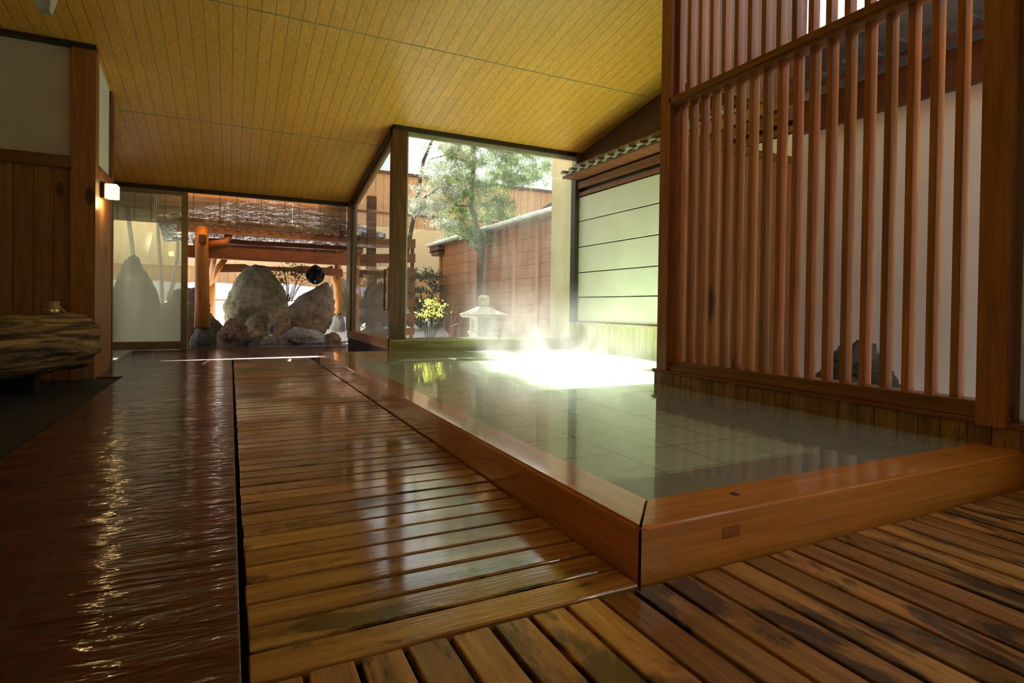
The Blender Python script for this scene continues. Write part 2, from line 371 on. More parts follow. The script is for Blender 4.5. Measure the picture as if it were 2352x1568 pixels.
# red wet stone floor
def floormat():
    mt, t = nt('red_wet_stone'); k = N(t)
    c = k.coords((1, 1, 1), rnd=False)
    f = k.noise(c, 2.5, 7, 0.65, 0.3)
    col = k.ramp(f, [(0.3, (0.055, 0.011, 0.003)), (0.7, (0.120, 0.024, 0.006))])
    br = k.n('ShaderNodeTexBrick'); br.offset = 0.5; br.inputs['Scale'].default_value = 1.0
    br.inputs['Brick Width'].default_value = 0.54; br.inputs['Row Height'].default_value = 0.71; br.inputs['Mortar Size'].default_value = 0.004; br.inputs['Mortar Smooth'].default_value = 0.1
    mp = k.n('ShaderNodeMapping'); tc = k.n('ShaderNodeTexCoord'); t.links.new(tc.outputs['Object'], mp.inputs[0]); mp.inputs['Location'].default_value = (0.515, 0.22, 0)
    br.offset = 0.0
    t.links.new(mp.outputs[0], br.inputs['Vector'])
    line = br.outputs['Fac']
    col = k.mix(k.math('MULTIPLY', line, 0.7), col, (0.10, 0.075, 0.05))
    # slate-like ripples running across the slabs
    rp = k.noise(k.coords((1.0, 4.5, 1), rnd=False), 2.2, 3, 0.5, 1.2)
    rp2 = k.noise(k.coords((1.6, 14.0, 1), rnd=False), 2.5, 2, 0.5, 1.0)
    h = k.math('ADD', rp, k.math('MULTIPLY', rp2, 0.28))
    h = k.math('SUBTRACT', h, k.math('MULTIPLY', line, 0.5))
    nb = k.bump(h, 0.8, 0.03); k.out(k.bsdf(col, 0.4, nb, coat=0.7, cn=k.bump(h, 0.6, 0.020), coatr=0.05, spec=0.08)); return mt
M_floor = floormat()
def tilemat():
    mt, t = nt('green_bath_tiles'); k = N(t)
    br = k.n('ShaderNodeTexBrick'); br.offset = 0.0; br.inputs['Scale'].default_value = 1.0
    br.inputs['Brick Width'].default_value = 0.42; br.inputs['Row Height'].default_value = 0.42; br.inputs['Mortar Size'].default_value = 0.007
    t.links.new(k.coords(rnd=False), br.inputs['Vector'])
    c = k.noise(k.coords(rnd=False), 8, 5, 0.6)
    col = k.ramp(c, [(0.3, (0.60, 0.80, 0.64)), (0.7, (0.78, 0.93, 0.78))])
    col = k.mix(br.outputs['Fac'], col, (0.12, 0.15, 0.10))
    sp = k.noise(k.coords(rnd=False), 30, 2, 0.5); col = k.mix(k.maprange(sp, 0.70, 0.73, 0, 0.8), col, (0.04, 0.07, 0.04))
    k.out(k.bsdf(col, 0.4)); return mt
M_tiles = tilemat()
def shinglemat():
    mt, t = nt('snow_glint_shingles'); k = N(t)
    br = k.n('ShaderNodeTexBrick'); br.offset = 0.5; br.inputs['Scale'].default_value = 1.0
    br.inputs['Brick Width'].default_value = 0.16; br.inputs['Row Height'].default_value = 0.14; br.inputs['Mortar Size'].default_value = 0.012
    t.links.new(k.coords(rnd=False), br.inputs['Vector'])
    sn = k.noise(k.coords((2.5, 14, 1), rnd=False), 1.6, 6, 0.75, 0.3)
    col = k.mix(k.maprange(sn, 0.47, 0.57, 0, 1), (0.045, 0.024, 0.014), (0.72, 0.74, 0.78))  # white streaks are roof snow and also paint in the sun glints
    col = k.mix(br.outputs['Fac'], col, (0.08, 0.05, 0.04))
    k.out(k.bsdf(col, 0.45, k.bump(k.math('ADD', br.outputs['Fac'], k.noise(k.coords((3, 16, 1), rnd=False), 2.0, 5, 0.7)), -0.9, 0.05), spec=0.0)); return mt
M_shing = shinglemat()

# ================================================================== ROOM SHELL
g = MB(); g.box(-1.08, 0.03, -3, 11.72, -0.16, 0.0, bev=0.004); fl = g
fl.box(0.03, 2.16, 9.475, 11.72, -0.16, 0.0); fl.box(-1.98, -1.08, 7.70, 11.72, -0.16, 0.0)
st(fl.build('floor', M_floor), 'dark red wet slate floor running from the foreground to the garden opening', 'floor')
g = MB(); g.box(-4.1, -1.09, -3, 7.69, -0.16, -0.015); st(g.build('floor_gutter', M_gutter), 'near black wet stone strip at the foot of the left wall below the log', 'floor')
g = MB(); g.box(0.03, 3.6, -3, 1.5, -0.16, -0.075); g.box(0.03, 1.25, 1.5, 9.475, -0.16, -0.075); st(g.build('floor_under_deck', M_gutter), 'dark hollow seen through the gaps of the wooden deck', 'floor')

g = MB(); g.slope(-4.1, 2.15, -3.1, 11.78, CZ, 0.14); g.slope(2.15, 3.62, -3.1, 8.42, CZ, 0.14); g.slope(3.62, 5.6, 4.02, 8.42, CZ, 0.14)
st(g.build('ceiling', M_ceil), 'sloping ceiling of narrow honey coloured wooden boards', 'ceiling')
for i, (y, x1, lab) in enumerate(((6.44, 5.3, 'pale green joint strip crossing the ceiling above the bath'), (9.05, 2.14, 'pale green joint strip crossing the ceiling near the garden opening'))):
    g = MB(); g.slope(-1.33 if y > 7.6 else -4.0, x1, y - 0.007, y + 0.007, lambda yy: CZ(yy) - 0.003, 0.006)
    st(g.build('trim_%d' % (i + 1), M_strip), lab, 'trim')

# left wall, facing the camera at y=7.65 then along x=-1.33
g = MB(); g.box(-4.1, -1.555, 7.66, 7.8, -0.1, 2.30); wl_ = st(g.build('wall_left', M_cedar), 'dark knotty cedar board wall behind the log spout', 'wall')
g = MB(); g.hexa([(-4.1, 7.67, 2.30), (-1.555, 7.67, 2.30), (-1.555, 7.8, 2.30), (-4.1, 7.8, 2.30), (-4.1, 7.67, CZ(7.67) + 0.05), (-1.555, 7.67, CZ(7.67) + 0.05), (-1.555, 7.8, CZ(7.8) + 0.05), (-4.1, 7.8, CZ(7.8) + 0.05)])
st(g.build('wall_left_upper', M_plaster), 'cream plaster wall field above the cedar boards at top left', 'wall')
g = MB(); g.box(-4.1, -1.555, 7.62, 7.655, 2.27, 2.40, bev=0.006); st(g.build('trim_3', wood('dark_rail', (0.28, 0.12, 0.035), (0.16, 0.06, 0.015), axis=0, rough=0.45)), 'brown horizontal rail between cedar boards and cream plaster', 'trim')
g = MB(); g.slope(-4.1, -1.33, 7.60, 7.68, lambda y: CZ(y) - 0.045, 0.04); st(g.build('trim_4', M_dark), 'thin dark strip where the cream plaster meets the ceiling', 'trim')
g = MB(); g.hexa([(-1.55, 7.628, -0.05), (-1.33, 7.628, -0.05), (-1.33, 7.80, -0.05), (-1.55, 7.80, -0.05), (-1.55, 7.628, CZ(7.628) - 0.003), (-1.33, 7.628, CZ(7.628) - 0.003), (-1.33, 7.80, CZ(7.8) - 0.003), (-1.55, 7.80, CZ(7.8) - 0.003)])
p = tag(g.build('corner_post', wood('corner_post_wood', (0.44, 0.18, 0.05), (0.28, 0.10, 0.025), axis=2, rough=0.45, knots=0.9)), 'thick knotty brown post from floor to ceiling at left wall corner', 'post')
g = MB(); g.box(-1.42, -1.335, 7.805, 8.61, 0.0, 2.26); st(g.build('wall_lamp_side', M_cedary), 'knotty pale cedar wall under the glowing wall lamp', 'wall')
g = MB(); g.hexa([(-1.42, 7.80, 2.36), (-1.36, 7.80, 2.36), (-1.36, 8.56, 2.36), (-1.42, 8.56, 2.36), (-1.42, 7.80, CZ(7.8)), (-1.36, 7.80, CZ(7.8)), (-1.36, 8.56, CZ(8.56)), (-1.42, 8.56, CZ(8.56))])
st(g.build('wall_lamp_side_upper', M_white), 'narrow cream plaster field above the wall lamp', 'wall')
g = MB(); g.box(-1.43, -1.325, 7.80, 8.62, 2.26, 2.36, bev=0.006); st(g.build('trim_5', M_latty), 'short brown rail just above the wall lamp', 'trim')
g = MB(); g.hexa([(-1.46, 8.56, 2.30), (-1.33, 8.56, 2.30), (-1.33, 8.72, 2.30), (-1.46, 8.72, 2.30), (-1.46, 8.56, CZ(8.56) - 0.01), (-1.33, 8.56, CZ(8.56) - 0.01), (-1.33, 8.72, CZ(8.72) - 0.01), (-1.46, 8.72, CZ(8.72) - 0.01)])
g.box(-1.46, -1.33, 8.62, 8.72, 0.0, 2.30)
tag(g.build('door_post', M_post), 'slim dark brown post beyond the wall lamp', 'post')
g = MB(); g.box(-1.60, -1.46, 8.66, 8.72, -0.05, 3.5); g.box(-1.98, -1.84, 7.8, 11.95, -0.1, 3.7); st(g.build('wall_left_far', M_cedary), 'hidden cedar wall between the lamp and the sliding glass door', 'wall')
# enclosure behind the camera
g = MB(); g.box(-4.2, -4.1, -3.1, 7.8, -0.1, 5.7); st(g.build('wall_left_side', M_plaster), 'plaster wall closing the room on the left', 'wall')
g = MB(); g.box(-4.2, 3.7, -3.2, -3.05, -0.1, 5.7); st(g.build('wall_back', M_plaster), 'plaster wall behind the viewpoint', 'wall')

# ================================================================== FRONT GLASS WALL (window_1)
YG = 8.365
w1 = struct('window_1', 'large clear glass window above the far end of the bath', 'window', (2.13, YG, 0.3))
g = MB(); g.box(2.12, 5.36, YG - 0.05, YG + 0.06, 0.05, 0.335); g.build('window_sill', M_sill, w1)
g = MB(); g.box(2.12, 5.34, YG - 0.075, YG + 0.06, 0.318, 0.340, bev=0.004); g.build('sill_cap', M_sillr, w1)
g = MB(); g.box(2.12, 2.335, YG - 0.05, YG + 0.12, 0.335, CZ(YG) + 0.02, bev=0.006); g.build('corner_post', M_post, w1)
g = MB(); g.box(2.335, 2.36, YG - 0.02, YG + 0.03, 0.335, 3.40); g.box(2.335, 5.27, YG - 0.02, YG + 0.03, 3.365, 3.425); g.box(2.335, 5.27, YG - 0.02, YG + 0.03, 0.335, 0.355); g.build('window_frame', plain('pale_window_frame', (0.50, 0.47, 0.36), 0.4, metal=0.2), w1)
g = MB(); g.box(2.12, 5.36, YG - 0.06, YG + 0.06, 3.425, 3.50); g.build('header', M_dark, w1)
g = MB(); g.box(2.36, 5.27, YG + 0.0, YG + 0.012, 0.355, 3.365); g.build('pane', M_glass, w1)
g = MB(); g.box(5.27, 5.36, YG - 0.08, YG + 0.06, 0.60, 3.46, bev=0.004); g.build('end_post', M_alu, w1)
g = MB(); g.tube([(5.30, YG - 0.10, 0.62), (5.30, YG - 0.10, 1.3), (5.315, YG - 0.10, 1.5), (5.315, YG - 0.095, 3.3)], 0.018, 8); g.build('drain_pipe', plain('weathered_pipe', (0.28, 0.16, 0.07), 0.5), w1, smooth=True)
# side glass door wall x=2.16 (door_1)
d1 = struct('door_1', 'glass side door with a brass pull handle facing the courtyard', 'door', (2.16, 8.4, 0.2))
g = MB(); g.box(2.10, 2.20, 8.42, 11.72, 0.19, 0.335, bev=0.004); g.build('door_sill', M_latty, d1)
g = MB(); g.box(2.12, 2.19, 8.42, 11.72, -0.05, 0.19); g.build('kick_wall', M_gutter, d1)
g = MB(); g.slope(2.10, 2.22, 8.42, 11.78, lambda y: CZ(y) - 0.13, 0.13); g.build('sloped_header', M_dark, d1)
g = MB(); g.slope(2.135, 2.185, 8.42, 11.4, lambda y: CZ(y) - 0.22, 0.09); g.build('top_rail', plain('tan_top_rail', (0.42, 0.27, 0.13), 0.45), d1)
g = MB(); g.box(2.09, 2.21, 11.45, 11.80, 0.335, CZ(11.6) - 0.02, bev=0.006); g.build('end_frame', M_alu, d1)
g = MB(); g.box(2.135, 2.185, 11.28, 11.43, 0.335, 2.75); g.box(2.135, 2.185, 8.42, 8.48, 0.335, 3.3); g.build('stile', M_alu, d1)
g = MB(); g.hexa([(2.155, 8.48, 0.335), (2.167, 8.48, 0.335), (2.167, 11.3, 0.335), (2.155, 11.3, 0.335), (2.155, 8.48, CZ(8.48) - 0.2), (2.167, 8.48, CZ(8.48) - 0.2), (2.167, 11.3, CZ(11.3) - 0.2), (2.155, 11.3, CZ(11.3) - 0.2)]); g.build('pane', M_glassd, d1)
g = MB(); g.tube([(2.13, 8.56, 0.78), (2.08, 8.56, 0.78), (2.075, 8.56, 0.82), (2.075, 8.56, 1.34), (2.08, 8.56, 1.38), (2.13, 8.56, 1.38)], 0.014, 10); g.box(2.123, 2.135, 8.52, 8.60, 0.74, 1.42, bev=0.004); g.build('handle', M_brass, d1, smooth=False)

# sliding glass door in the garden opening (door_2) and opening frame
d2 = struct('door_2', 'fogged sliding glass door at the left of the garden opening', 'door', (-1.3, 11.7, 0))
g = MB(); g.box(-1.84, -0.78, 11.67, 11.72, 0.02, 0.155); g.build('bottom_rail', plain('dull_brown_rail', (0.30, 0.24, 0.13), 0.4, metal=0.3), d2)
g = MB(); g.box(-1.84, -0.70, 11.67, 11.72, 2.73, 2.83); g.build('top_rail', M_alu, d2)
g = MB(); g.box(-0.785, -0.685, 11.66, 11.73, 0.0, 2.78, bev=0.004); g.build('stile', M_alu, d2)
g = MB(); g.box(-1.84, -1.80, 11.67, 11.72, 0.155, 2.73); g.build('stile', M_alu, d2)
g = MB(); g.box(-1.80, -0.785, 11.69, 11.70, 0.155, 2.73); g.build('pane', M_glassf, d2)
g = MB(); g.box(-1.9, 2.14, 11.66, 11.76, 2.80, 2.90); st(g.build('trim_6', M_dark), 'dark header beam over the garden opening', 'trim')
g = MB(); g.box(-0.68, 2.10, 11.72, 11.80, -0.10, 0.012, bev=0.004); st(g.build('trim_7', plain('worn_threshold', (0.20, 0.12, 0.09), 0.25)), 'low worn threshold under the garden opening', 'trim')

# ================================================================== RIGHT WALL x=5.3
wr = struct('wall_right', 'pale panelled wall beyond the bath at right of the big window', 'wall', (5.3, 7, 0))
edges = [0.613, 1.028, 1.444, 1.876, 2.311, 2.72]
for a, b in zip(edges[:-1], edges[1:]):
    g = MB(); g.box(5.29, 5.33, 4.12, 8.31, a + 0.006, b - 0.010, bev=0.006); g.build('panel', M_panel, wr)
g = MB(); g.box(5.335, 5.40, 4.11, 8.36, 0.0, 2.99); g.build('backing', M_dark, wr)
g = MB(); g.box(5.24, 5.34, 4.12, 8.33, 0.575, 0.610, bev=0.005); g.build('ledge', M_sillr, wr)
g = MB(); g.box(5.28, 5.33, 4.12, 8.33, -0.1, 0.575); g.build('base_boards', M_sillr, wr)
g = MB(); g.box(5.27, 5.33, 4.12, 8.28, 2.73, 2.79); g.box(5.24, 5.36, 4.12, 8.28, 2.86, 2.96); g.build('top_beam', M_pavb, wr)
g = MB(); g.box(5.20, 5.28, 8.20, 8.33, 0.6, 3.04); g.build('dark_jamb', M_dark, wr)
# tiled coping on top of that wall
cp = thing('tile_coping', 'row of curved grey roof tiles capping the pale panelled wall', 'roof tiles', (5.15, 6.3, 3.0))
g = MB(); g.box(4.97, 5.38, 4.12, 8.24, 3.0, 3.04); g.build('eave_board', M_pavb, cp)
for i in range(16):
    y = 8.14 - i * 0.245
    g = MB(); pr = []
    for j in range(9): a = math.pi * j / 8; pr.append((y + 0.05 * math.cos(a), 3.06 + 0.05 * math.sin(a)))
    g.prism([(u, v) for u, v in pr], 0, 4.90, 5.36)
    g.xform(Matrix.Translation((0, 0, 0)) ); g.build('round_tile', M_tilecap, cp, smooth=False)
    g = MB(); pr = [(y - 0.05, 3.075), (y - 0.085, 3.05), (y - 0.122, 3.042), (y - 0.16, 3.05), (y - 0.195, 3.075), (y - 0.195, 3.06), (y - 0.16, 3.032), (y - 0.122, 3.024), (y - 0.085, 3.032), (y - 0.05, 3.06)]
    g.prism(pr, 0, 4.93, 5.36); g.build('pan_tile', M_tilecap, cp)
g = MB(); g.box(5.16, 5.34, 4.12, 8.24, 3.05, 3.17); g.box(5.13, 5.37, 4.12, 8.24, 3.17, 3.20); g.tube([(5.25, 4.12, 3.22), (5.25, 8.24, 3.22)], 0.06, 12); g.build('ridge', M_tilecap, cp)
# exterior cream wall, continuing beyond the window
g = MB(); g.box(5.30, 5.55, YG + 0.06, 9.16, -0.1, 4.6); st(g.build('wall_courtyard', M_yell), 'cream stucco wall end outside the big window', 'wall')
# light court wall behind the lattice
wc = struct('wall_court', 'plain white plaster wall seen through the wooden lattice', 'wall', (5.3, 2, 0))
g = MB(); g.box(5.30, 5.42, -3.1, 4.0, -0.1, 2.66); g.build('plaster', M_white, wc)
g = MB(); g.box(5.22, 5.44, -3.1, 4.0, 2.66, 2.98); g.build('dark_beam', M_pavd, wc)
cq = thing('tile_coping', 'dark tiled coping above the white wall behind the lattice', 'roof tiles', (5.2, 1.5, 3.0))
g = MB(); g.box(5.12, 5.6, -3.1, 4.0, 3.02, 3.06); g.build('eave_board', M_pavd, cq)
for i in range(26):
    y = 3.9 - i * 0.245
    g = MB(); pr = []
    for j in range(7): a = math.pi * j / 6; pr.append((y + 0.05 * math.cos(a), 3.10 + 0.05 * math.sin(a)))
    g.prism(pr, 0, 4.98, 5.4); g.build('round_tile', M_tiled, cq)
g = MB(); g.box(5.24, 5.42, -3.1, 4.0, 3.10, 3.52); g.tube([(5.33, -3.1, 3.55), (5.33, 4.0, 3.55)], 0.07, 10); g.build('ridge', M_tiled, cq)
g = MB(); g.box(3.6, 5.3, -3.1, 4.0, -0.1, 0.12); st(g.build('floor_court', M_snow), 'garden ground behind the lattice, made snow white to bounce daylight', 'ground')  # snow cover added to bounce skylight onto the white wall
g = MB(); g.box(3.63, 5.28, 4.02, 4.08, -0.1, 2.36); st(g.build('wall_partition', M_cedarx), 'brown board partition at the far end of the court behind the lattice', 'wall')
g = MB(); g.box(3.63, 5.28, 4.02, 4.10, 2.95, CZ(4.1) + 0.02); g.box(3.63, 5.28, 4.0, 4.1, 2.36, 2.42); st(g.build('trim_8', M_post), 'dark beam closing the roof over the light court', 'trim')
g = MB(); g.hexa([(5.38, 4.1, 3.0), (5.46, 4.1, 3.0), (5.46, 8.36, 3.0), (5.38, 8.36, 3.0), (5.38, 4.1, CZ(4.1) + 0.02), (5.46, 4.1, CZ(4.1) + 0.02), (5.46, 8.36, CZ(8.36) + 0.02), (5.38, 8.36, CZ(8.36) + 0.02)]); st(g.build('wall_right_upper', M_pavd), 'dark brown boarding between the tile coping and the ceiling', 'wall')

# ================================================================== BATH
bt = thing('sunken_bath', 'long wooden bath with a glossy orange rim standing on the deck', 'bath', (1.134, 1.39, 0))
ZR = 0.169
# rim beams mitred at the front left corner
g = MB(); g.box(1.139, 1.165, 1.395, 1.415, -0.07, 0.158); g.build('corner_joint', M_dark, bt)
g = MB(); pts = [(1.140, 1.39), (3.49, 1.39), (3.49, 1.60), (1.340, 1.60)]
g.prism(pts, 2, -0.074, ZR); bmesh.ops.bevel(g.b, geom=[e for e in g.b.edges if abs(e.verts[0].co.y - e.verts[1].co.y) < 1e-4 and e.verts[0].co.z > 0.1 and e.verts[1].co.z > 0.1], offset=0.012, segments=3, affect='EDGES')
g.build('front_rim', M_rim, bt)
g = MB(); pts = [(1.134, 1.396), (1.334, 1.606), (1.334, 8.44), (1.134, 8.44)]
g.prism(pts, 2, -0.074, ZR); bmesh.ops.bevel(g.b, geom=[e for e in g.b.edges if abs(e.verts[0].co.x - e.verts[1].co.x) < 1e-4 and e.verts[0].co.z > 0.1 and e.verts[1].co.z > 0.1], offset=0.012, segments=3, affect='EDGES')
g.build('long_rim', M_rimy, bt)
for (x0, x1, y0, y1, m_) in ((1.52, 1.60, 1.388, 1.3905, 0), ):
    g = MB(); g.box(x0 - .04, x1 - .04, 1.3885, 1.3905, 0.075, 0.115); g.build('inlaid_patch', wood('patch_wood', (0.50, 0.19, 0.04), (0.42, 0.15, 0.028), axis=0, rough=0.35), bt)
for x in (1.66, 3.05):
    g = MB(); g.lathe([(0.020, 0.0), (0.019, 0.0006)], (x, 1.505, ZR)); g.build('plug', M_post, bt)
g = MB(); g.prism([(1.334, 1.60), (3.49, 1.60), (3.49, 4.14), (5.27, 4.14), (5.27, 8.31), (1.334, 8.31)], 2, -0.45, 0.02); g.build('bath_floor', M_tiles, bt)
g = MB(); g.box(1.334, 3.50, 1.60, 2.0, 0.0, 0.10, bev=0.01); g.box(1.334, 1.46, 2.0, 8.35, 0.0, 0.10, bev=0.01); g.box(3.12, 3.50, 2.0, 4.12, 0.0, 0.10, bev=0.01); g.build('inner_step', M_step, bt)
g = MB(); g.box(1.134, 2.12, 8.385, 8.44, -0.05, ZR - 0.004); g.build('far_rim', M_rim, bt)
g = MB(); g.grid(1.32, 3.485, 1.59, 4.14, 4, 4, lambda x, y: 0.1635); g.grid(1.32, 5.275, 4.14, 8.31, 4, 4, lambda x, y: 0.1635)
wt = tag(g.build('bath_water', M_water), 'milky green steaming water filling the wooden bath', 'water', kind='stuff')

# ================================================================== LATTICE SCREEN
ls = thing('lattice_screen', 'tall screen of upright wooden slats along the right of the bath', 'lattice', (3.5, 2.8, 0.1))
lo_ = Vector(ls.location)
def slat(z0, z1, y, nm='slat', mesh=[None]):
    key = (round(z0, 2), round(z1, 2))
    if key not in slat.c:
        g = MB(); g.box(-0.035, 0.035, -0.02, 0.02, z0, z1, bev=0.0025, seg=1)
        o = g.build(nm, M_latt, ls, local=True); slat.c[key] = o.data
    else:
        o = bpy.data.objects.new(nm, slat.c[key]); COL.objects.link(o); o.parent = ls
    o.location = (3.565 - lo_.x, y - lo_.y, -lo_.z)
slat.c = {}
for i in range(19):
    slat(0.36, 2.64, 3.867 - i * 0.1262)
for i in range(20):
    y = 3.913 - i * 0.1290
    z1 = CZ(y) - 0.01
    g = MB(); g.box(-0.035, 0.035, -0.02, 0.02, 2.70, z1, bev=0.0025, seg=1); o = g.build('slat', M_latt, ls, local=True); o.location = (3.565 - lo_.x, y - lo_.y, -lo_.z)
g = MB(); g.box(3.48, 3.61, 1.45, 3.95, 2.63, 2.70, bev=0.005); g.box(3.465, 3.55, 1.45, 3.95, 2.658, 2.708, bev=0.005); g.build('rail', M_latty, ls)
g = MB(); g.hexa([(3.465, 3.93, 0.30), (3.60, 3.93, 0.30), (3.60, 4.055, 0.30), (3.465, 4.055, 0.30), (3.465, 3.93, CZ(3.93)), (3.60, 3.93, CZ(3.93)), (3.60, 4.055, CZ(4.06)), (3.465, 4.055, CZ(4.06))]); g.build('end_post', M_latt, ls)
g = MB(); g.box(3.46, 3.60, 1.46, 1.585, 0.27, CZ(1.46)); g.build('near_post', M_latt, ls)
g = MB(); g.box(3.485, 3.64, 1.45, 3.95, 0.30, 0.345, bev=0.006); g.box(3.50, 3.64, 1.45, 3.92, 0.352, 0.385, bev=0.006); g.box(3.50, 3.62, 1.45, 3.92, 0.33, 0.36); g.build('bottom_rail', M_latty, ls)
# plinth under the lattice with block facing
pl = thing('plinth', 'low wooden plinth of square blocks under the lattice screen', 'plinth', (3.55, 2.8, 0))
y = 4.12; i = 0
while y > -0.6:
    wdt = 0.118 + 0.012 * math.sin(i * 2.3)
    g = MB(); g.box(3.492, 3.56, y - wdt + 0.003, y, -0.05, 0.272, bev=0.004, seg=1); g.build('block', M_base, pl)
    y -= wdt; i += 1
g = MB(); g.box(3.475, 3.66, -0.6, 4.13, 0.272, 0.300, bev=0.005); g.build('cap', M_latty, pl)
g = MB(); g.box(3.55, 3.66, -3.0, 4.12, -0.1, 0.272); g.build('core', M_dark, pl)
# glazed end beyond the near post
w2 = struct('window_2', 'dark framed window beyond the nearest lattice post at far right', 'window', (3.55, 0, 0.3))
g = MB(); g.box(3.52, 3.58, 1.425, 1.450, 0.30, 4.6); g.box(3.52, 3.58, 1.385, 1.40, 0.30, 4.6); g.build('metal_frame', M_alu, w2)
g = MB(); g.box(3.50, 3.62, 1.10, 1.375, 0.30, 4.7); g.build('wood_jamb', M_latt, w2)
g = MB(); g.box(3.50, 3.62, -3.0, 1.10, 2.6, 5.5); g.build('panel_above', M_cedary, w2)
g = MB(); g.box(3.50, 3.62, -3.0, 1.10, 0.0, 0.5); g.build('panel_below', M_cedary, w2)
g = MB(); g.box(3.55, 3.56, -3.0, 1.10, 0.5, 2.6); g.build('pane', M_glass, w2)

# ================================================================== DECKS
def boards_deck(name, lab, x0, x1, y0, y1, along, pitch, mat):
    t = thing(name, lab, 'duckboard', ((x0 + x1) / 2, (y0 + y1) / 2, -0.075), 'wooden duckboards around the bath')
    L = (y1 - y0) if along == 0 else (x1 - x0)
    n = max(1, round(L / pitch)); p = L / n
    for i in range(n):
        g = MB(); gap = 0.0075; dz = random.uniform(-0.0015, 0.0015); e = random.uniform(-0.003, 0.003)
        if along == 0: g.box(x0 + 0.003 + e, x1 - 0.004, y0 + i * p + gap, y0 + (i + 1) * p - gap, -0.028, dz, bev=0.0045, seg=2)
        else: g.box(x0 + i * p + gap, x0 + (i + 1) * p - gap, y0 + 0.003, y1 - 0.004 + e, -0.028, dz, bev=0.0045, seg=2)
        c = sum((v.co for v in g.b.verts), Vector()) / len(g.b.verts)
        bmesh.ops.translate(g.b, verts=g.b.verts, vec=-c)
        o = g.build('board', mat, t, local=True); o.location = c - Vector(t.location); o.rotation_euler[along] = random.uniform(-0.010, 0.010)
    for f in (0.12, 0.5, 0.88):
        g = MB()
        if along == 0: x = x0 + (x1 - x0) * f; g.box(x - 0.025, x + 0.025, y0 + 0.01, y1 - 0.01, -0.075, -0.0285)
        else: yy = y0 + (y1 - y0) * f; g.box(x0 + 0.01, x1 - 0.01, yy - 0.025, yy + 0.025, -0.075, -0.0285)
        g.build('bearer', M_post, t)
    return t
boards_deck('duckboard', 'wet slatted duckboard beside the near half of the long bath rim', 0.045, 1.130, 1.375, 4.65, 0, 0.1255, M_deck)
boards_deck('duckboard', 'wet slatted duckboard beside the middle of the long bath rim', 0.045, 1.130, 4.655, 7.1, 0, 0.1255, M_deck)
boards_deck('duckboard', 'wet slatted duckboard at the far end near the garden opening', 0.045, 1.130, 7.105, 9.46, 0, 0.1255, M_deck)
boards_deck('duckboard', 'worn duckboard in front of the bath corner, boards pointing at the viewer', 0.045, 1.78, -1.2, 1.368, 1, 0.1195, M_deck2)
boards_deck('duckboard', 'dark stained duckboard below the front bath rim at far right', 1.785, 3.44, -1.2, 1.368, 1, 0.1195, M_deck2)

# door slab
g = MB(); g.hexa([(-1.98, 9.3, -0.01), (-1.42, 9.5, -0.01), (-1.50, 11.62, -0.01), (-1.98, 11.6, -0.01), (-1.98, 9.3, 0.03), (-1.42, 9.5, 0.03), (-1.50, 11.62, 0.03), (-1.98, 11.6, 0.03)])
tag(g.build('step_slab', M_slab), 'low pale stone slab lying inside the fogged sliding door', 'slab')

# ================================================================== LEFT SIDE THINGS
lg = thing('log_spout', 'huge rough hollow log spouting water at the left wall', 'log', (-1.9, 6.4, 0.0))
g = MB(); axis = [(-2.95, 5.0, 0.36), (-2.6, 5.35, 0.37), (-2.3, 5.75, 0.38), (-2.02, 6.1, 0.40), (-1.78, 6.45, 0.42), (-1.56, 6.78, 0.44), (-1.42, 7.02, 0.455), (-1.38, 7.10, 0.46)]
# many rings for bark relief
A = []; Rr = []
for i in range(len(axis) - 1):
    for q in range(7):
        f = q / 7; A.append(Vector(axis[i]).lerp(Vector(axis[i + 1]), f)); 
A.append(Vector(axis[-1]))
for i, a in enumerate(A):
    f = i / len(A); Rr.append((0.32 - 0.06 * f) * (1 if i < len(A) - 3 else (0.97, 0.90, 0.72)[i - len(A) + 3]))
g.tube(A, Rr, 72)
g.b.normal_update()
for v in g.b.verts:
    c = v.co; al = c.x * 0.6 + c.y * 0.8; ac = -c.x * 0.8 + c.y * 0.6
    n_ = noise.noise(Vector((al * 1.6, ac * 6, c.z * 8))) * 0.05 + noise.noise(Vector((al * 4, ac * 22, c.z * 26))) * 0.030
    v.co += v.normal * n_
def barkmat():
    mt, t = nt('weathered_log'); k = N(t); 
    mp = k.n('ShaderNodeMapping'); tc = k.n('ShaderNodeTexCoord'); t.links.new(tc.outputs['Object'], mp.inputs[0]); mp.vector_type = 'TEXTURE'; mp.inputs['Rotation'].default_value = (0, 0, math.radians(-37)); mp.inputs['Scale'].default_value = (1 / 11, 1 / 1.1, 1 / 11)
    f = k.noise(mp.outputs[0], 1.1, 8, 0.7, 0.8)
    col = k.ramp(f, [(0.40, (0.022, 0.014, 0.007)), (0.50, (0.16, 0.10, 0.04)), (0.58, (0.50, 0.33, 0.14)), (0.8, (0.66, 0.48, 0.24))])
    k.out(k.bsdf(col, 0.55, k.bump(f, 1.0, 0.05))); return mt
g.build('trunk', barkmat(), lg, smooth=True)
for q in ((-2.5, -2.2, 5.7, 6.0, -0.02, 0.12), (-1.85, -1.6, 6.62, 6.82, -0.02, 0.24)):
    g = MB(); g.box(*q, bev=0.02); g.build('support_block', M_gutter, lg)
bk = thing('wooden_dipper', 'small round wooden dipper cup resting on top of the log', 'dipper', (-1.55, 6.9, 0.68))
g = MB(); g.lathe([(0.062, 0), (0.066, 0.01), (0.072, 0.15), (0.064, 0.15), (0.058, 0.02)], (-1.55, 6.88, 0.685), 24); g.build('cup', wood('dipper_wood', (0.50, 0.32, 0.12), (0.28, 0.16, 0.05), axis=2, rough=0.4), bk, smooth=False)
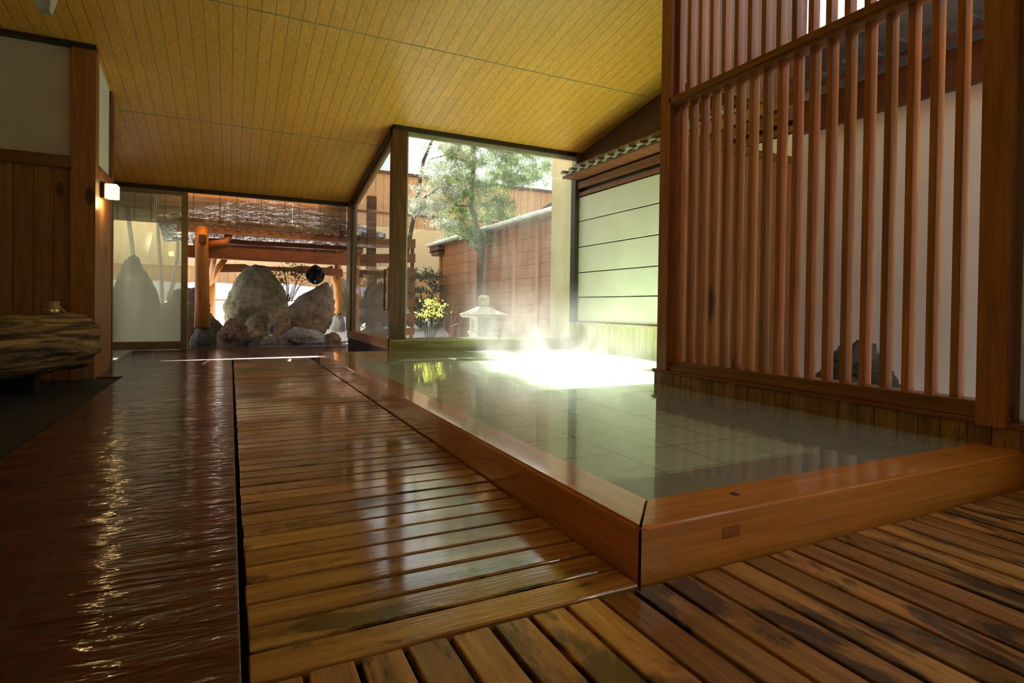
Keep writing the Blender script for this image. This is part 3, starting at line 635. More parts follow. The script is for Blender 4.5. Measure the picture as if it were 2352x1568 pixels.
g = MB(); g.tube([(-1.50, 6.90, 0.80), (-1.43, 6.95, 0.70), (-1.36, 6.99, 0.60)], 0.012, 8); g.build('handle', M_cedary, bk)
g = MB(); g.tube([(-1.60, 6.86, 0.705), (-1.52, 6.82, 0.70)], 0.004, 6); g.lathe([(0.0745, 0.05), (0.0755, 0.055), (0.0755, 0.07), (0.0745, 0.075)], (-1.55, 6.88, 0.685), 24); g.build('hoop', M_brass, bk)
g = MB()
prw = []
for i in range(14):
    f = i / 13; prw.append((-1.335 + 0.03 * f, 7.08 + 0.03 * f - 0.02, 0.42 - 0.42 * f ** 1.3))
g.tube(prw, [0.035 - 0.012 * math.sin(i) * 0.3 - 0.01 * i / 13 for i in range(14)], 12, wob=0.25)
tag(g.build('water_stream', watermat('falling_water', (0.8, 0.85, 0.82), (0.6, 0.62, 0.6), 0.12, rip=0.8, scale=(10, 10, 2), rough=0.1, bumpd=0.02), smooth=True), 'thin stream of water falling from the log end', 'water', kind='stuff')

lp = thing('wall_lamp', 'glowing square lamp on the cedar wall at left', 'lamp', (-1.30, 8.1, 2.12))
g = MB(); g.box(-1.334, -1.295, 7.90, 8.10, 2.02, 2.20, bev=0.004); g.build('bracket', M_dark, lp)
g = MB(); g.box(-1.294, -1.175, 7.915, 8.085, 2.03, 2.19, bev=0.012); g.build('lamp_shade', M_lamp, lp)

ll = bpy.data.lights.new('wall_lamp_light', 'POINT'); ll.energy = 5.0; ll.color = (1.0, 0.62, 0.25); ll.shadow_soft_size = 0.06
lo2 = bpy.data.objects.new('wall_lamp_light', ll); COL.objects.link(lo2); lo2.location = (-1.235, 8.0, 1.97)
cf = thing('ceiling_fixture', 'white wedge shaped fixture hanging from the ceiling at top left edge', 'fixture', (-0.93, 4.0, 2.5))
g = MB(); g.hexa([(-0.955, 3.97, 2.435), (-0.905, 3.97, 2.435), (-0.905, 4.03, 2.435), (-0.955, 4.03, 2.435), (-1.005, 3.93, 2.56), (-0.885, 3.93, 2.56), (-0.885, 4.07, 2.56), (-1.005, 4.07, 2.56)]); g.build('nozzle', plain('grey_white_plastic', (0.55, 0.55, 0.50), 0.4), cf)
g = MB(); g.box(-1.25, -0.87, 3.9, 4.1, 2.56, 2.60, bev=0.01); g.build('arm', plain('grey_plastic', (0.30, 0.30, 0.27), 0.4), cf)
g = MB(); g.tube([(-1.05, 4.0, 2.60), (-1.05, 4.0, CZ(4.0) + 0.01)], 0.02, 10); g.build('rod', M_dark, cf)

# added fill lamps, unseen behind the camera, to brighten the room
for (x, y) in ((1.3, -0.6), (-1.2, -0.6), (1.3, -2.2), (-1.2, -2.2)):
    t = thing('fill_lamp', 'round warm fill lamp added behind the viewpoint to brighten the room', 'lamp', (x, y, CZ(y)), 'added fill lamps behind the viewpoint')
    g = MB(); g.lathe([(0.16, -0.05), (0.17, 0.0), (0.17, 0.03)], (x, y, CZ(y)), 24); g.build('housing', M_brass, t)
    g = MB(); g.lathe([(0.10, -0.075), (0.145, -0.051), (0.145, -0.049)], (x, y, CZ(y)), 24); g.build('lamp_shade', emit('fill_lamp_disc', (1.0, 0.72, 0.42), 14.0), t)

# ================================================================== GARDEN
g = MB(); g.box(-14, 24, 11.81, 45, -0.6, -0.08); g.box(2.2, 24, 8.43, 11.81, -0.6, -0.08)
st(g.build('ground', M_gravel), 'dark wet garden ground around the rocks', 'ground')
def snowz(x, y):
    f = max(0.0, min(1.0, (y - 14.6) / 4.2)); z = -0.1 + 1.5 * (f * f * (3 - 2 * f)) + 0.14 * noise.noise(Vector((x * 0.6, y * 0.6, 0))) + 0.05 * noise.noise(Vector((x * 2, y * 2, 3)))
    if x > 3: z -= min(1.2, (x - 3) * 0.9) * f
    return z
g = MB(); g.grid(-9, 9, 14.6, 19.95, 90, 30, snowz)
tag(g.build('snow_bank', M_snow, smooth=True), 'bright snow bank sloping up behind the garden rocks', 'snow', kind='stuff')
g = MB(); g.box(-0.60, 2.05, 11.82, 14.6, -0.075, 0.004); 
tag(g.build('garden_pool_water', M_water2), 'grey steaming water of the rock pool outside', 'water', kind='stuff')

def rock(name, lab, cx, cy, w, d, z0, z1, mat, seed, taper=0.25, shear=0.0, rough=0.16, flat=0.0, cat='rock', freq=1.5, sub=5):
    b = MB(); bmesh.ops.create_icosphere(b.b, subdivisions=sub, radius=1.0)
    h = (z1 - z0)
    for v in b.b.verts:
        c = v.co.copy()
        n_ = noise.noise(c * freq + Vector((seed * 3.1, seed * 1.7, seed))) * rough * 2.0 + noise.noise(c * freq * 2.6 + Vector((seed, 0, seed))) * rough * 0.9 + noise.noise(c * freq * 7 + Vector((seed, 9, seed))) * rough * 0.45 + abs(noise.noise(c * freq * 3.5 + Vector((seed, 4, seed)))) * rough * -0.9
        cell = noise.voronoi(c * 1.3 + Vector((seed, seed, 0)))[0][0]
        c *= 1 + n_ - cell * rough * 0.5
        t_ = (c.z + 1) / 2
        k_ = 1 - taper * t_
        x = c.x * k_ + shear * (t_ - 0.3); y = c.y * k_
        v.co = Vector((x, y, c.z))
    xs = [v.co.x for v in b.b.verts]; ys = [v.co.y for v in b.b.verts]; zs = [v.co.z for v in b.b.verts]
    for v in b.b.verts:
        v.co.x = cx + ((v.co.x - min(xs)) / (max(xs) - min(xs)) - 0.5) * w
        v.co.y = cy + ((v.co.y - min(ys)) / (max(ys) - min(ys)) - 0.5) * d
        q = (v.co.z - min(zs)) / (max(zs) - min(zs)); q = q ** (1 + flat)
        v.co.z = z0 + q * h
    ob = b.build(name, mat, smooth=True)
    tag(ob, lab, cat); return ob
R_grey = rockmat('rock_grey', (0.85, 0.83, 0.82), (0.24, 0.23, 0.23), wet=0.35)
R_moss = rockmat('rock_moss', (0.90, 0.86, 0.60), (0.28, 0.26, 0.15), moss=(0.17, 0.22, 0.07), amt=0.06, wet=0.6)
R_dark = rockmat('rock_dark', (0.34, 0.33, 0.30), (0.06, 0.065, 0.05), moss=(0.03, 0.05, 0.02), amt=0.0, wet=0.25)
R_brown = rockmat('rock_brown', (0.70, 0.50, 0.33), (0.16, 0.10, 0.065), wet=0.3, layer=1.6)
R_tan = rockmat('rock_tan', (0.88, 0.68, 0.48), (0.24, 0.19, 0.15), moss=(0.10, 0.10, 0.07), amt=-0.04, wet=0.3)
R_orng = rockmat('rock_rust', (0.42, 0.20, 0.09), (0.14, 0.07, 0.04), wet=0.4)
rock('rock', 'squat dark mossy rock carrying the front left pavilion post', -0.45, 12.25, 0.46, 0.42, -0.20, 0.42, R_dark, 1, taper=0.05, rough=0.07)
rock('rock', 'brown upright rock with a rounded top beside the front post rock', 0.07, 12.7, 0.66, 0.5, -0.25, 0.56, R_brown, 2, taper=0.30, rough=0.14)
rock('boulder', 'tallest mossy green boulder under the pavilion', 0.58, 15.0, 1.50, 1.1, 0.0, 1.78, R_moss, 3, taper=0.52, rough=0.075, cat='boulder')
rock('boulder', 'broad tan boulder leaning to a peak below the iron lantern', 1.50, 14.0, 1.50, 1.1, -0.2, 1.38, R_tan, 4, taper=0.62, shear=0.75, rough=0.10, cat='boulder')
rock('rock', 'low pale grey streaked rock at the edge of the garden pool', 1.36, 12.95, 1.12, 0.55, -0.22, 0.38, R_grey, 5, taper=0.45, rough=0.16)
rock('rock', 'small rounded grey rock left of the pale streaked rock', 0.71, 12.85, 0.34, 0.3, -0.15, 0.20, R_grey, 6, rough=0.12)
rock('rock', 'moss flecked rock half hidden behind the brown upright rock', 0.47, 13.7, 0.62, 0.5, -0.2, 0.60, R_moss, 7, taper=0.4)
rock('boulder', 'tall grey green boulder blurred behind the fogged door', -1.72, 13.5, 0.95, 0.9, -0.2, 1.80, R_moss, 8, taper=0.55, rough=0.10, cat='boulder')
rock('boulder', 'reddish layered boulder behind the front pavilion post', -0.80, 14.4, 1.55, 1.0, -0.3, 1.18, R_brown, 9, taper=0.35, rough=0.15, cat='boulder')
rock('rock', 'rusty orange rock showing beside the sliding door stile', -0.68, 13.3, 0.34, 0.35, -0.2, 0.62, R_orng, 10)
rock('rock', 'upright grey stone under the rear left pavilion post', -0.40, 15.6, 0.30, 0.30, -0.2, 0.52, R_grey, 11, taper=0.1, rough=0.08)
rock('rock', 'upright speckled grey stone under the rear right pavilion post', 2.60, 15.75, 0.36, 0.32, -0.2, 0.66, R_grey, 12, taper=0.1, rough=0.08)
rock('boulder', 'green boulder right of the iron lantern behind the rear post', 2.75, 16.8, 0.95, 0.8, 0.0, 1.72, R_moss, 13, taper=0.4, cat='boulder')
rock('rock', 'small wet brown rock by the bronze door frame', 2.05, 13.4, 0.50, 0.4, -0.2, 0.24, R_brown, 14)
rock('boulder', 'blue grey boulder with snow seen through the side glass door', 3.35, 15.2, 0.95, 0.9, -0.2, 1.75, rockmat('rock_bluegrey', (0.30, 0.32, 0.34), (0.12, 0.13, 0.14), wet=0.5, snow=0.9), 15, taper=0.5, cat='boulder')
rock('rock', 'low snow dusted rock beyond the side glass door', 2.95, 13.2, 0.7, 0.5, -0.2, 0.50, rockmat('rock_snowy', (0.34, 0.34, 0.34), (0.14, 0.13, 0.13), snow=0.9), 16)
rock('rock', 'flat dark brown rock lying between the pool rocks', 0.42, 13.1, 0.55, 0.3, -0.2, 0.16, R_dark, 17, rough=0.1)
rock('rock', 'slim tan upright rock against the broad tan boulder', 1.02, 13.55, 0.42, 0.3, -0.2, 0.78, R_tan, 18, taper=0.4, shear=0.25, rough=0.1)
rock('rock', 'dark rock at the foot of the white wall behind the lattice', 4.55, 2.9, 0.55, 0.7, 0.05, 0.62, R_dark, 19)

# pavilion -----------------------------------------------------------------
pv = thing('garden_pavilion', 'open wooden garden pavilion with a snowy shingled hip roof', 'pavilion', (1.0, 14.0, 0))
def post(pts, r): 
    b = MB(); b.tube(pts, r, 14, wob=0.12, seed=len(pts) + pts[0][0]); b.build('post', M_pav, pv, smooth=True)
post([(-0.47, 12.25, 0.38), (-0.475, 12.25, 1.0), (-0.49, 12.26, 1.7), (-0.49, 12.27, 2.28)], [0.135, 0.125, 0.118, 0.112])
post([(-0.42, 15.6, 0.48), (-0.44, 15.6, 1.2), (-0.45, 15.6, 2.3)], [0.11, 0.115, 0.11])
post([(2.58, 15.75, 0.62), (2.57, 15.74, 1.3), (2.55, 15.72, 2.3)], [0.105, 0.095, 0.09])
post([(2.46, 12.75, -0.1), (2.46, 12.75, 2.3)], [0.11, 0.10])
def brace(pts, r=0.07):
    b = MB(); b.tube(pts, r, 10, wob=0.15, seed=pts[0][0]); b.build('brace', M_pav, pv, smooth=True)
brace([(-0.46, 15.55, 1.25), (-0.30, 15.5, 1.62), (-0.12, 15.45, 1.92)])
brace([(-0.44, 15.2, 1.3), (-0.36, 14.8, 1.75), (-0.3, 14.4, 2.1)], 0.06)
brace([(2.56, 15.7, 1.22), (2.44, 15.68, 1.6), (2.34, 15.66, 1.85)], 0.075)
brace([(-0.40, 12.35, 1.95), (-0.10, 12.4, 2.02), (0.0, 12.45, 2.24)], 0.07)
def beam(nm, x0, y0, z0, x1, y1, z1, w, h, mat=None):
    b = MB(); d = Vector((x1 - x0, y1 - y0, 0)).normalized(); n_ = Vector((-d.y, d.x, 0)) * w / 2
    P0 = Vector((x0, y0, z0)); P1 = Vector((x1, y1, z1)); U = Vector((0, 0, h))
    b.hexa([P0 - n_, P1 - n_, P1 + n_, P0 + n_, P0 - n_ + U, P1 - n_ + U, P1 + n_ + U, P0 + n_ + U]); return b.build(nm, mat or M_pavb, pv)
beam('tie_beam', -0.75, 12.45, 1.70, 2.9, 12.80, 1.70, 0.14, 0.23)
beam('tie_beam', -0.6, 15.6, 2.02, 2.8, 15.75, 2.02, 0.13, 0.14)
beam('tie_beam', -0.47, 12.0, 1.95, -0.45, 16.2, 1.95, 0.12, 0.15)
beam('tie_beam', 2.46, 12.3, 1.95, 2.56, 16.2, 1.95, 0.12, 0.15)
beam('eave_beam', -0.9, 12.25, 2.16, 3.0, 12.60, 2.16, 0.12, 0.14)
beam('eave_beam', -0.8, 15.6, 2.20, 3.0, 15.75, 2.20, 0.12, 0.14)
# bent log tie at the back, thick ends and a slot in the middle
b = MB(); P = []
for i in range(25):
    f = i / 24; x = -0.3 + 2.95 * f; hgt = 0.11 if 0.22 < f < 0.62 else 0.20
    P.append((x, hgt, 1.66 + 0.05 * math.sin(math.pi * f)))
for i in range(24):
    (xa, ha, za), (xb, hb, zb) = P[i], P[i + 1]
    b.hexa([(xa, 15.5, za - ha * 0.4), (xb, 15.5, zb - hb * 0.4), (xb, 15.66, zb - hb * 0.4), (xa, 15.66, za - ha * 0.4), (xa, 15.5, za + ha * .6), (xb, 15.5, zb + hb * .6), (xb, 15.66, zb + hb * .6), (xa, 15.66, za + ha * .6)])
b.build('log_tie', M_pavb, pv)
beam('rail', -0.46, 15.6, 0.90, 2.6, 15.72, 0.93, 0.035, 0.035, wood('thin_rail', (0.55, 0.28, 0.14), (0.40, 0.18, 0.08), axis=0))
RC = [(-1.18, 12.0), (3.05, 12.40), (2.75, 16.45), (-1.45, 16.05)]
rz = 2.30; rid = [(0.35, 14.1, 3.12), (1.25, 14.2, 3.12)]
def roofpt(p, z): return (p[0], p[1], z)
b = MB()
def roofslab(zoff):
    q = [(RC[0][0], RC[0][1], rz + 0.03), (RC[1][0], RC[1][1], rz + 0.02), (RC[2][0], RC[2][1], rz), (RC[3][0], RC[3][1], rz)]
    return [b.b.verts.new((x, y, z + zoff)) for x, y, z in q] + [b.b.verts.new((x, y, z + zoff)) for x, y, z in rid]
T = roofslab(0.07); Bv = roofslab(0.0)
for vv, fl_ in ((T, False), (Bv, True)):
    for q in ((0, 1, 5, 4), (1, 2, 5), (2, 3, 4, 5), (3, 0, 4)):
        fs = [vv[i] for i in q]; b.b.faces.new(list(reversed(fs)) if fl_ else fs)
for i in range(4): b.b.faces.new([T[i], Bv[i], Bv[(i + 1) % 4], T[(i + 1) % 4]])
b.build('roof', M_shing, pv)
for i in range(19):
    f = (i + 0.5) / 19; x = -0.95 + 3.75 * f
    b = MB(); y0 = 12.1 + 0.09 * (x + 1.18); apex = 14.15
    zt = 2.31 + 0.70 * min(1, min((x + 1.25) / 1.6, (2.95 - x) / 1.7))
    ye = y0 + (apex - y0) * min(1, min((x + 1.25) / 1.6, (2.95 - x) / 1.7))
    b.hexa([(x - .03, y0, 2.235), (x + .03, y0, 2.235), (x + .03, ye, zt - .07), (x - .03, ye, zt - .07), (x - .03, y0, 2.30), (x + .03, y0, 2.30), (x + .03, ye, zt), (x - .03, ye, zt)]); b.build('rafter', M_pavd, pv)
for i in range(8):
    x = -0.25 + 2.6 * i / 7; b = MB(); b.box(x - 0.03, x + 0.03, 15.55, 15.72, 2.16, 2.22); b.build('spacer_block', M_pavb, pv)

# iron lantern hung from the pavilion
il = thing('iron_lantern', 'round black pierced iron lantern hanging in the pavilion', 'lantern', (1.75, 13.9, 1.5))
b = MB(); bmesh.ops.create_uvsphere(b.b, u_segments=16, v_segments=10, radius=0.205)
kill = [f for f in b.b.faces if (int(f.calc_center_median().to_track_quat('Z', 'Y').to_euler().z * 9) + int(f.calc_center_median().z * 22)) % 4 == 0 and abs(f.calc_center_median().z) < 0.15]
bmesh.ops.delete(b.b, geom=kill, context='FACES'); b.xform(Matrix.Translation((1.72, 13.6, 1.50)))
body = b.build('body', M_black, il)
sd = body.modifiers.new('solid', 'SOLIDIFY'); sd.thickness = 0.012
b = MB(); b.lathe([(0.02, 0.24), (0.06, 0.22), (0.11, 0.19), (0.115, 0.18)], (1.72, 13.6, 1.50), 16); b.build('cap', M_black, il)
b = MB(); b.tube([(1.72, 13.6, 1.72), (1.72, 13.6, 2.38)], 0.008, 6); b.build('chain', M_black, il)
b = MB(); b.box(-0.44, 2.50, 13.55, 13.65, 2.10, 2.20); b.build('hanger_bar', M_pavb, pv)

# bamboo blinds
bx_ = [(-1.83, -1.184), (-1.18, -0.046), (-0.042, 1.066), (1.07, 2.09)]
bl = ['bamboo blind hanging at far left above the fogged door', 'bamboo blind hanging across the door stile, left of the middle pair', 'bamboo blind in front of the middle of the pavilion roof', 'bamboo blind hanging at the right end by the bronze frame']
for (x0, x1), lab in zip(bx_, bl):
    t = thing('bamboo_blind', lab, 'blind', ((x0 + x1) / 2, 11.86, 2.9), 'bamboo blinds over the garden opening')
    b = MB(); z = 2.245
    while z < 2.86:
        yo = 0.003 * math.sin(z * 60 + x0); b.box(x0, x1, 11.853 + yo, 11.861 + yo, z, z + 0.0105); z += 0.0125
    b.build('slat_sheet', M_bamboo, t)
    b = MB(); b.box(x0, x1, 11.845, 11.87, 2.86, 2.90); b.build('head_rail', M_post, t)
    for f in (0.12, 0.5, 0.88):
        xx = x0 + (x1 - x0) * f; b = MB(); b.box(xx - 0.004, xx + 0.004, 11.846, 11.850, 2.26, 2.87); b.build('cord', M_post, t)

# garden fence
fn = thing('garden_fence', 'tall pale wooden fence of boards closing the garden', 'fence', (3, 20, 0))
b = MB(); b.box(-10, 15, 20.0, 20.06, -0.1, 1.96); b.build('lower_boards', M_fence, fn)
b = MB(); b.box(-10, 15, 19.95, 20.10, 1.96, 2.04); b.build('cap_rail', M_fence2, fn)
b = MB(); b.box(-10, 15, 20.02, 20.08, 2.04, 3.6); b.build('pale_panels', M_fence2, fn)
b = MB(); b.box(2.6, 15, 20.03, 20.09, 3.6, 5.45); b.build('upper_boards', wood('upper_fence_boards', (0.66, 0.40, 0.20), (0.50, 0.27, 0.12), axis=2, rough=0.7, plank=(0, 0.3)), fn)
b = MB(); b.box(2.6, 15, 19.97, 20.10, 4.05, 4.12); b.box(2.55, 15, 19.93, 20.2, 5.45, 5.55); b.build('dark_rails', M_pavd, fn)
for i in range(13):
    x = -9.5 + i * 1.9; b = MB(); b.box(x, x + 0.09, 19.97, 20.02, 2.04, 3.6); b.build('batten', M_fence2, fn)

# brown outbuilding with white gutter
bd = thing('outbuilding', 'red brown boarded garden building with a white lit gutter', 'building', (7, 13.5, 0))
b = MB(); b.box(6.0, 9.5, 9.3, 17.4, -0.1, 2.75); b.build('wall', M_red, bd)
for y in (9.35, 10.9, 12.0, 14.3, 17.3):
    b = MB(); b.box(5.95, 6.0, y - 0.07, y + 0.07, -0.1, 2.75); b.build('wall_post', M_redp, bd)
b = MB(); b.hexa([(5.72, 9.1, 2.74), (9.6, 9.1, 3.0), (9.6, 17.9, 3.0), (5.72, 17.9, 2.74), (5.72, 9.1, 2.82), (9.6, 9.1, 3.08), (9.6, 17.9, 3.08), (5.72, 17.9, 2.82)]); b.build('roof', M_tilecap, bd)
b = MB(); b.hexa([(6.3, 9.1, 3.25), (9.6, 9.1, 3.6), (9.6, 12.6, 2.95), (6.3, 12.6, 2.80), (6.3, 9.1, 3.42), (9.6, 9.1, 3.8), (9.6, 12.6, 3.05), (6.3, 12.6, 2.90)]); b.build('upper_roof', M_tiled, bd)
b = MB(); b.tube([(5.72, 9.1, 2.81), (5.72, 17.9, 2.81)], 0.045, 10); b.build('gutter', plain('white_gutter', (0.8, 0.85, 0.82), 0.35), bd)
b = MB(); b.box(5.8, 6.1, 17.0, 17.9, 2.55, 2.74); b.box(5.8, 9.5, 17.0, 17.7, 2.45, 2.6); b.build('eave_end', M_pavd, bd)

# slatted garden screen beside the glass corner
sc = thing('slatted_screen', 'dark brown open screen of horizontal boards outside the glass corner', 'screen', (2.8, 11.0, 0))
b = MB(); b.box(2.33, 2.49, 10.96, 11.08, -0.1, 2.92); b.build('post', wood('screen_post', (0.24, 0.08, 0.035), (0.15, 0.045, 0.018), axis=2, rough=0.55), sc)
for z0, z1 in ((1.987, 2.159), (1.695, 1.867), (1.42, 1.575), (1.127, 1.299), (0.826, 0.998), (0.559, 0.705), (0.27, 0.42)):
    b = MB(); b.hexa([(2.20, 11.0, z0 - 0.06), (3.27, 10.98, z0), (3.27, 11.03, z0), (2.20, 11.05, z0 - 0.06), (2.20, 11.0, z1 - 0.06), (3.27, 10.98, z1), (3.27, 11.03, z1), (2.20, 11.05, z1 - 0.06)]); b.build('board', M_screen, sc)
b = MB(); b.box(3.20, 3.26, 11.03, 11.09, -0.1, 2.10); b.build('post', M_screen, sc)

# stone lantern
sn = thing('stone_lantern', 'pale sunlit stone lantern in the courtyard beyond the big window', 'lantern', (4.54, 10.5, -0.1))
b = MB(); b.lathe([(0.15, 0), (0.16, 0.05), (0.155, 0.25), (0.14, 0.27)], (4.54, 10.5, 0.78 + 0.02), 24)
b = MB(); b.lathe([(0.30, -0.1), (0.30, 0.28)], (4.54, 10.5, 0.0), 4); b.xform(Matrix.Translation((4.54, 10.5, 0)) @ Matrix.Rotation(math.radians(45), 4, 'Z') @ Matrix.Translation((-4.54, -10.5, 0))); b.build('shaft', M_stoneL, sn)
b = MB(); b.lathe([(0.30, 0.28), (0.34, 0.30), (0.34, 0.34), (0.30, 0.36)], (4.54, 10.5, 0.0), 4); b.xform(Matrix.Translation((4.54, 10.5, 0)) @ Matrix.Rotation(math.radians(45), 4, 'Z') @ Matrix.Translation((-4.54, -10.5, 0))); b.build('platform', M_stoneL, sn)
b = MB()
for sx in (-1, 1):
    for sy in (-1, 1): b.box(4.54 + sx * 0.16 - 0.05, 4.54 + sx * 0.16 + 0.05, 10.5 + sy * 0.16 - 0.05, 10.5 + sy * 0.16 + 0.05, 0.36, 0.63)
b.box(4.35, 4.73, 10.31, 10.69, 0.36, 0.42); b.box(4.35, 4.73, 10.31, 10.69, 0.57, 0.635); b.box(4.38, 4.70, 10.36, 10.64, 0.40, 0.60); b.build('light_box', M_stoneL, sn)
b = MB(); b.lathe([(0.50, 0.63), (0.56, 0.655), (0.565, 0.695), (0.42, 0.74), (0.27, 0.79), (0.15, 0.845)], (4.54, 10.5, 0.0), 32, sq=0.45); b.xform(Matrix.Translation((4.54, 10.5, 0)) @ Matrix.Diagonal((0.78, 0.78, 1, 1)) @ Matrix.Translation((-4.54, -10.5, 0))); b.build('roof_stone', M_stoneL, sn)
b = MB(); b.lathe([(0.09, 0.845), (0.115, 0.87), (0.12, 0.95), (0.105, 0.96), (0.12, 0.975), (0.115, 1.04), (0.06, 1.075)], (4.54, 10.5, 0.0), 24); b.build('finial', M_stoneL, sn, smooth=True)

# plants -----------------------------------------------------------------
def tufts(b, cs, n, L, w, up=0.25, spread=1.0):
    for c, r in cs:
        for _ in range(n):
            d = Vector((random.gauss(0, 1), random.gauss(0, 1), random.gauss(0, 1)))
            p = c + Vector((random.gauss(0, 1), random.gauss(0, 1), random.gauss(0, 0.6))) * r * 0.45
            b.blade(p, d + Vector((0, 0, up)), L * random.uniform(0.6, 1.2), w)
def cluster(cs_, spread, k):
    out = []
    for (x, y, z, r) in cs_:
        for _ in range(k):
            out.append((Vector((x, y, z)) + Vector((random.gauss(0, 1), random.gauss(0, 1) * 0.8, random.gauss(0, 0.55))) * r * spread, 0.16))
    return out
pt = thing('pine_tree', 'green pine tree with dangling boughs beyond the big window', 'tree', (5.5, 13.6, -0.1))
b = MB(); b.tube([(5.9, 13.6, -0.1), (5.75, 13.6, 1.2), (5.85, 13.65, 2.4), (5.5, 13.6, 3.4), (5.55, 13.6, 4.6), (5.5, 13.6, 6.2)], [0.10, 0.085, 0.075, 0.07, 0.06, 0.02], 8); b.build('trunk', M_bark, pt, smooth=True)
b = MB()
brs = [((5.75, 13.6, 2.7), (6.2, 13.3, 2.9), (6.9, 13.2, 2.95)), ((5.5, 13.6, 3.4), (5.0, 13.4, 3.35), (4.7, 13.3, 3.0)), ((5.5, 13.6, 3.9), (6.1, 13.5, 4.0), (6.9, 13.4, 3.9)), ((5.5, 13.6, 4.5), (4.8, 13.5, 4.6), (4.3, 13.4, 4.4)), ((5.5, 13.6, 5.0), (6.3, 13.5, 5.0), (7.2, 13.4, 4.8)), ((5.8, 13.6, 2.2), (5.2, 13.4, 2.6), (4.8, 13.2, 2.7))]
for q in brs: b.tube(q, [0.03, 0.02, 0.008], 6)
b.build('branch', M_bark, pt)
b = MB(); cs_ = [(5.0, 13.3, 4.9, .45), (5.6, 13.3, 4.5, .55), (5.3, 13.3, 4.1, .5), (6.2, 13.3, 4.6, .5), (6.9, 13.4, 4.75, .5), (5.9, 13.3, 3.9, .45), (5.4, 13.3, 3.65, .4), (5.0, 13.2, 3.2, .35), (6.4, 13.3, 4.1, .4), (7.3, 13.3, 4.5, .5), (5.7, 13.3, 3.2, .35), (5.2, 13.2, 2.75, .3), (6.2, 13.2, 3.0, .3), (5.6, 13.4, 5.4, .6), (6.6, 13.4, 5.3, .6), (4.9, 13.3, 3.8, .35), (6.9, 13.3, 3.1, .25), (6.2, 13.2, 3.5, .25), (6.1, 13.1, 4.95, .5), (5.0, 13.1, 4.4, .4), (6.7, 13.2, 4.3, .4), (5.5, 13.1, 2.5, .22)]
tufts(b, cluster(cs_, 0.72, 24), 52, 0.12, 0.0075)
b.build('foliage', M_pine, pt, recalc=False)
p2 = thing('frosted_pine', 'snow laden white pine bough at left of the big window', 'tree', (4.3, 13.0, -0.1))
b = MB(); b.tube([(3.7, 13.6, -0.1), (3.75, 13.5, 1.8), (3.95, 13.3, 3.2), (4.1, 13.2, 4.3), (4.4, 13.1, 5.1)], [0.08, 0.06, 0.05, 0.04, 0.02], 8); b.tube([(3.95, 13.3, 3.3), (4.5, 13.1, 3.7), (4.9, 13, 3.5)], [0.03, 0.02, 0.01], 6); b.build('trunk', M_bark, p2, smooth=True)
b = MB(); cs_ = [(4.35, 13.0, 4.0, .35), (4.1, 12.9, 3.6, .35), (4.6, 13.0, 3.6, .3), (4.3, 12.9, 3.2, .3), (4.7, 13.0, 4.6, .4), (4.9, 13.0, 5.0, .4), (3.9, 12.9, 3.1, .22), (4.6, 12.9, 2.75, .2)]
tufts(b, cluster(cs_, 0.7, 18), 46, 0.13, 0.0065); b.build('foliage', M_frost, p2, recalc=False)
def slimtree(pts, r, lab):
    b = MB(); b.tube(pts, r, 8, wob=0.1); return tag(b.build('bare_sapling', plain('sapling_bark', (0.26, 0.22, 0.16), 0.8), smooth=True), lab, 'tree')
slimtree([(-2.25, 17, 0.6), (-2.15, 17, 1.4), (-2.2, 17, 2.2), (-2.32, 17, 3.2), (-2.3, 17, 4.2)], [0.07, 0.06, 0.05, 0.045, 0.03], 'leftmost thin curved sapling behind the fogged glass door')
slimtree([(-1.55, 17, 0.6), (-1.58, 17, 1.5), (-1.64, 17, 2.4), (-1.7, 17, 3.6)], [0.05, 0.045, 0.04, 0.03], 'straight thin sapling in the middle behind the fogged glass door')
slimtree([(-1.42, 17, 0.9), (-1.30, 17, 1.4), (-1.22, 17, 2.0), (-1.2, 17, 3.4)], [0.055, 0.05, 0.04, 0.03], 'leaning thin sapling nearest the sliding door stile')
nd = thing('nandina_shrub', 'airy dark leaved shrub in front of the snow by the iron lantern', 'shrub', (1.5, 13.3, 0.4))
b = MB()
for i in range(9):
    a = Vector((1.25 + 0.1 * random.random(), 14.9, 0.9)); e = Vector((0.9 + 0.8 * random.random(), 13.9 + 0.3 * random.random(), 1.25 + 0.55 * random.random()))
    b.tube([a, (a + e) / 2 + Vector((0, 0, 0.12)), e], [0.010, 0.007, 0.003], 5)
b.build('stem', M_bark, nd)
b = MB(); cs_ = [(1.35, 13.6, 1.72, .14), (1.15, 13.6, 1.50, .16), (1.38, 13.6, 1.45, .12), (0.95, 13.6, 1.45, .12), (1.0, 13.6, 1.28, .12), (1.25, 13.6, 1.6, .12)]
tufts(b, cluster(cs_, 0.7, 5), 9, 0.10, 0.012); b.build('foliage', M_leaf, nd, recalc=False)
ys = thing('yellow_shrub', 'small shrub with glowing yellow green leaves left of the stone lantern', 'shrub', (3.6, 11.0, -0.1))
b = MB()
for i in range(6): b.tube([(3.62, 11.1, -0.1), (3.60 + 0.05 * i - 0.1, 11.05, 0.35), (3.5 + 0.08 * i - 0.05, 11.0, 0.75)], [0.012, 0.009, 0.004], 5)
b.build('stem', M_bark, ys)
b = MB(); tufts(b, cluster([(3.60, 11.0, 0.88, .10), (3.50, 11.0, 0.70, .07), (3.70, 11.0, 0.66, .09), (3.75, 11.0, 0.84, .06)], 0.8, 6), 9, 0.05, 0.018); b.build('foliage', M_yleaf, ys, recalc=False)
rt = thing('bare_twigs', 'bare reddish twigs rising from snow beside the stone lantern', 'shrub', (4.0, 10.8, -0.1))
b = MB()
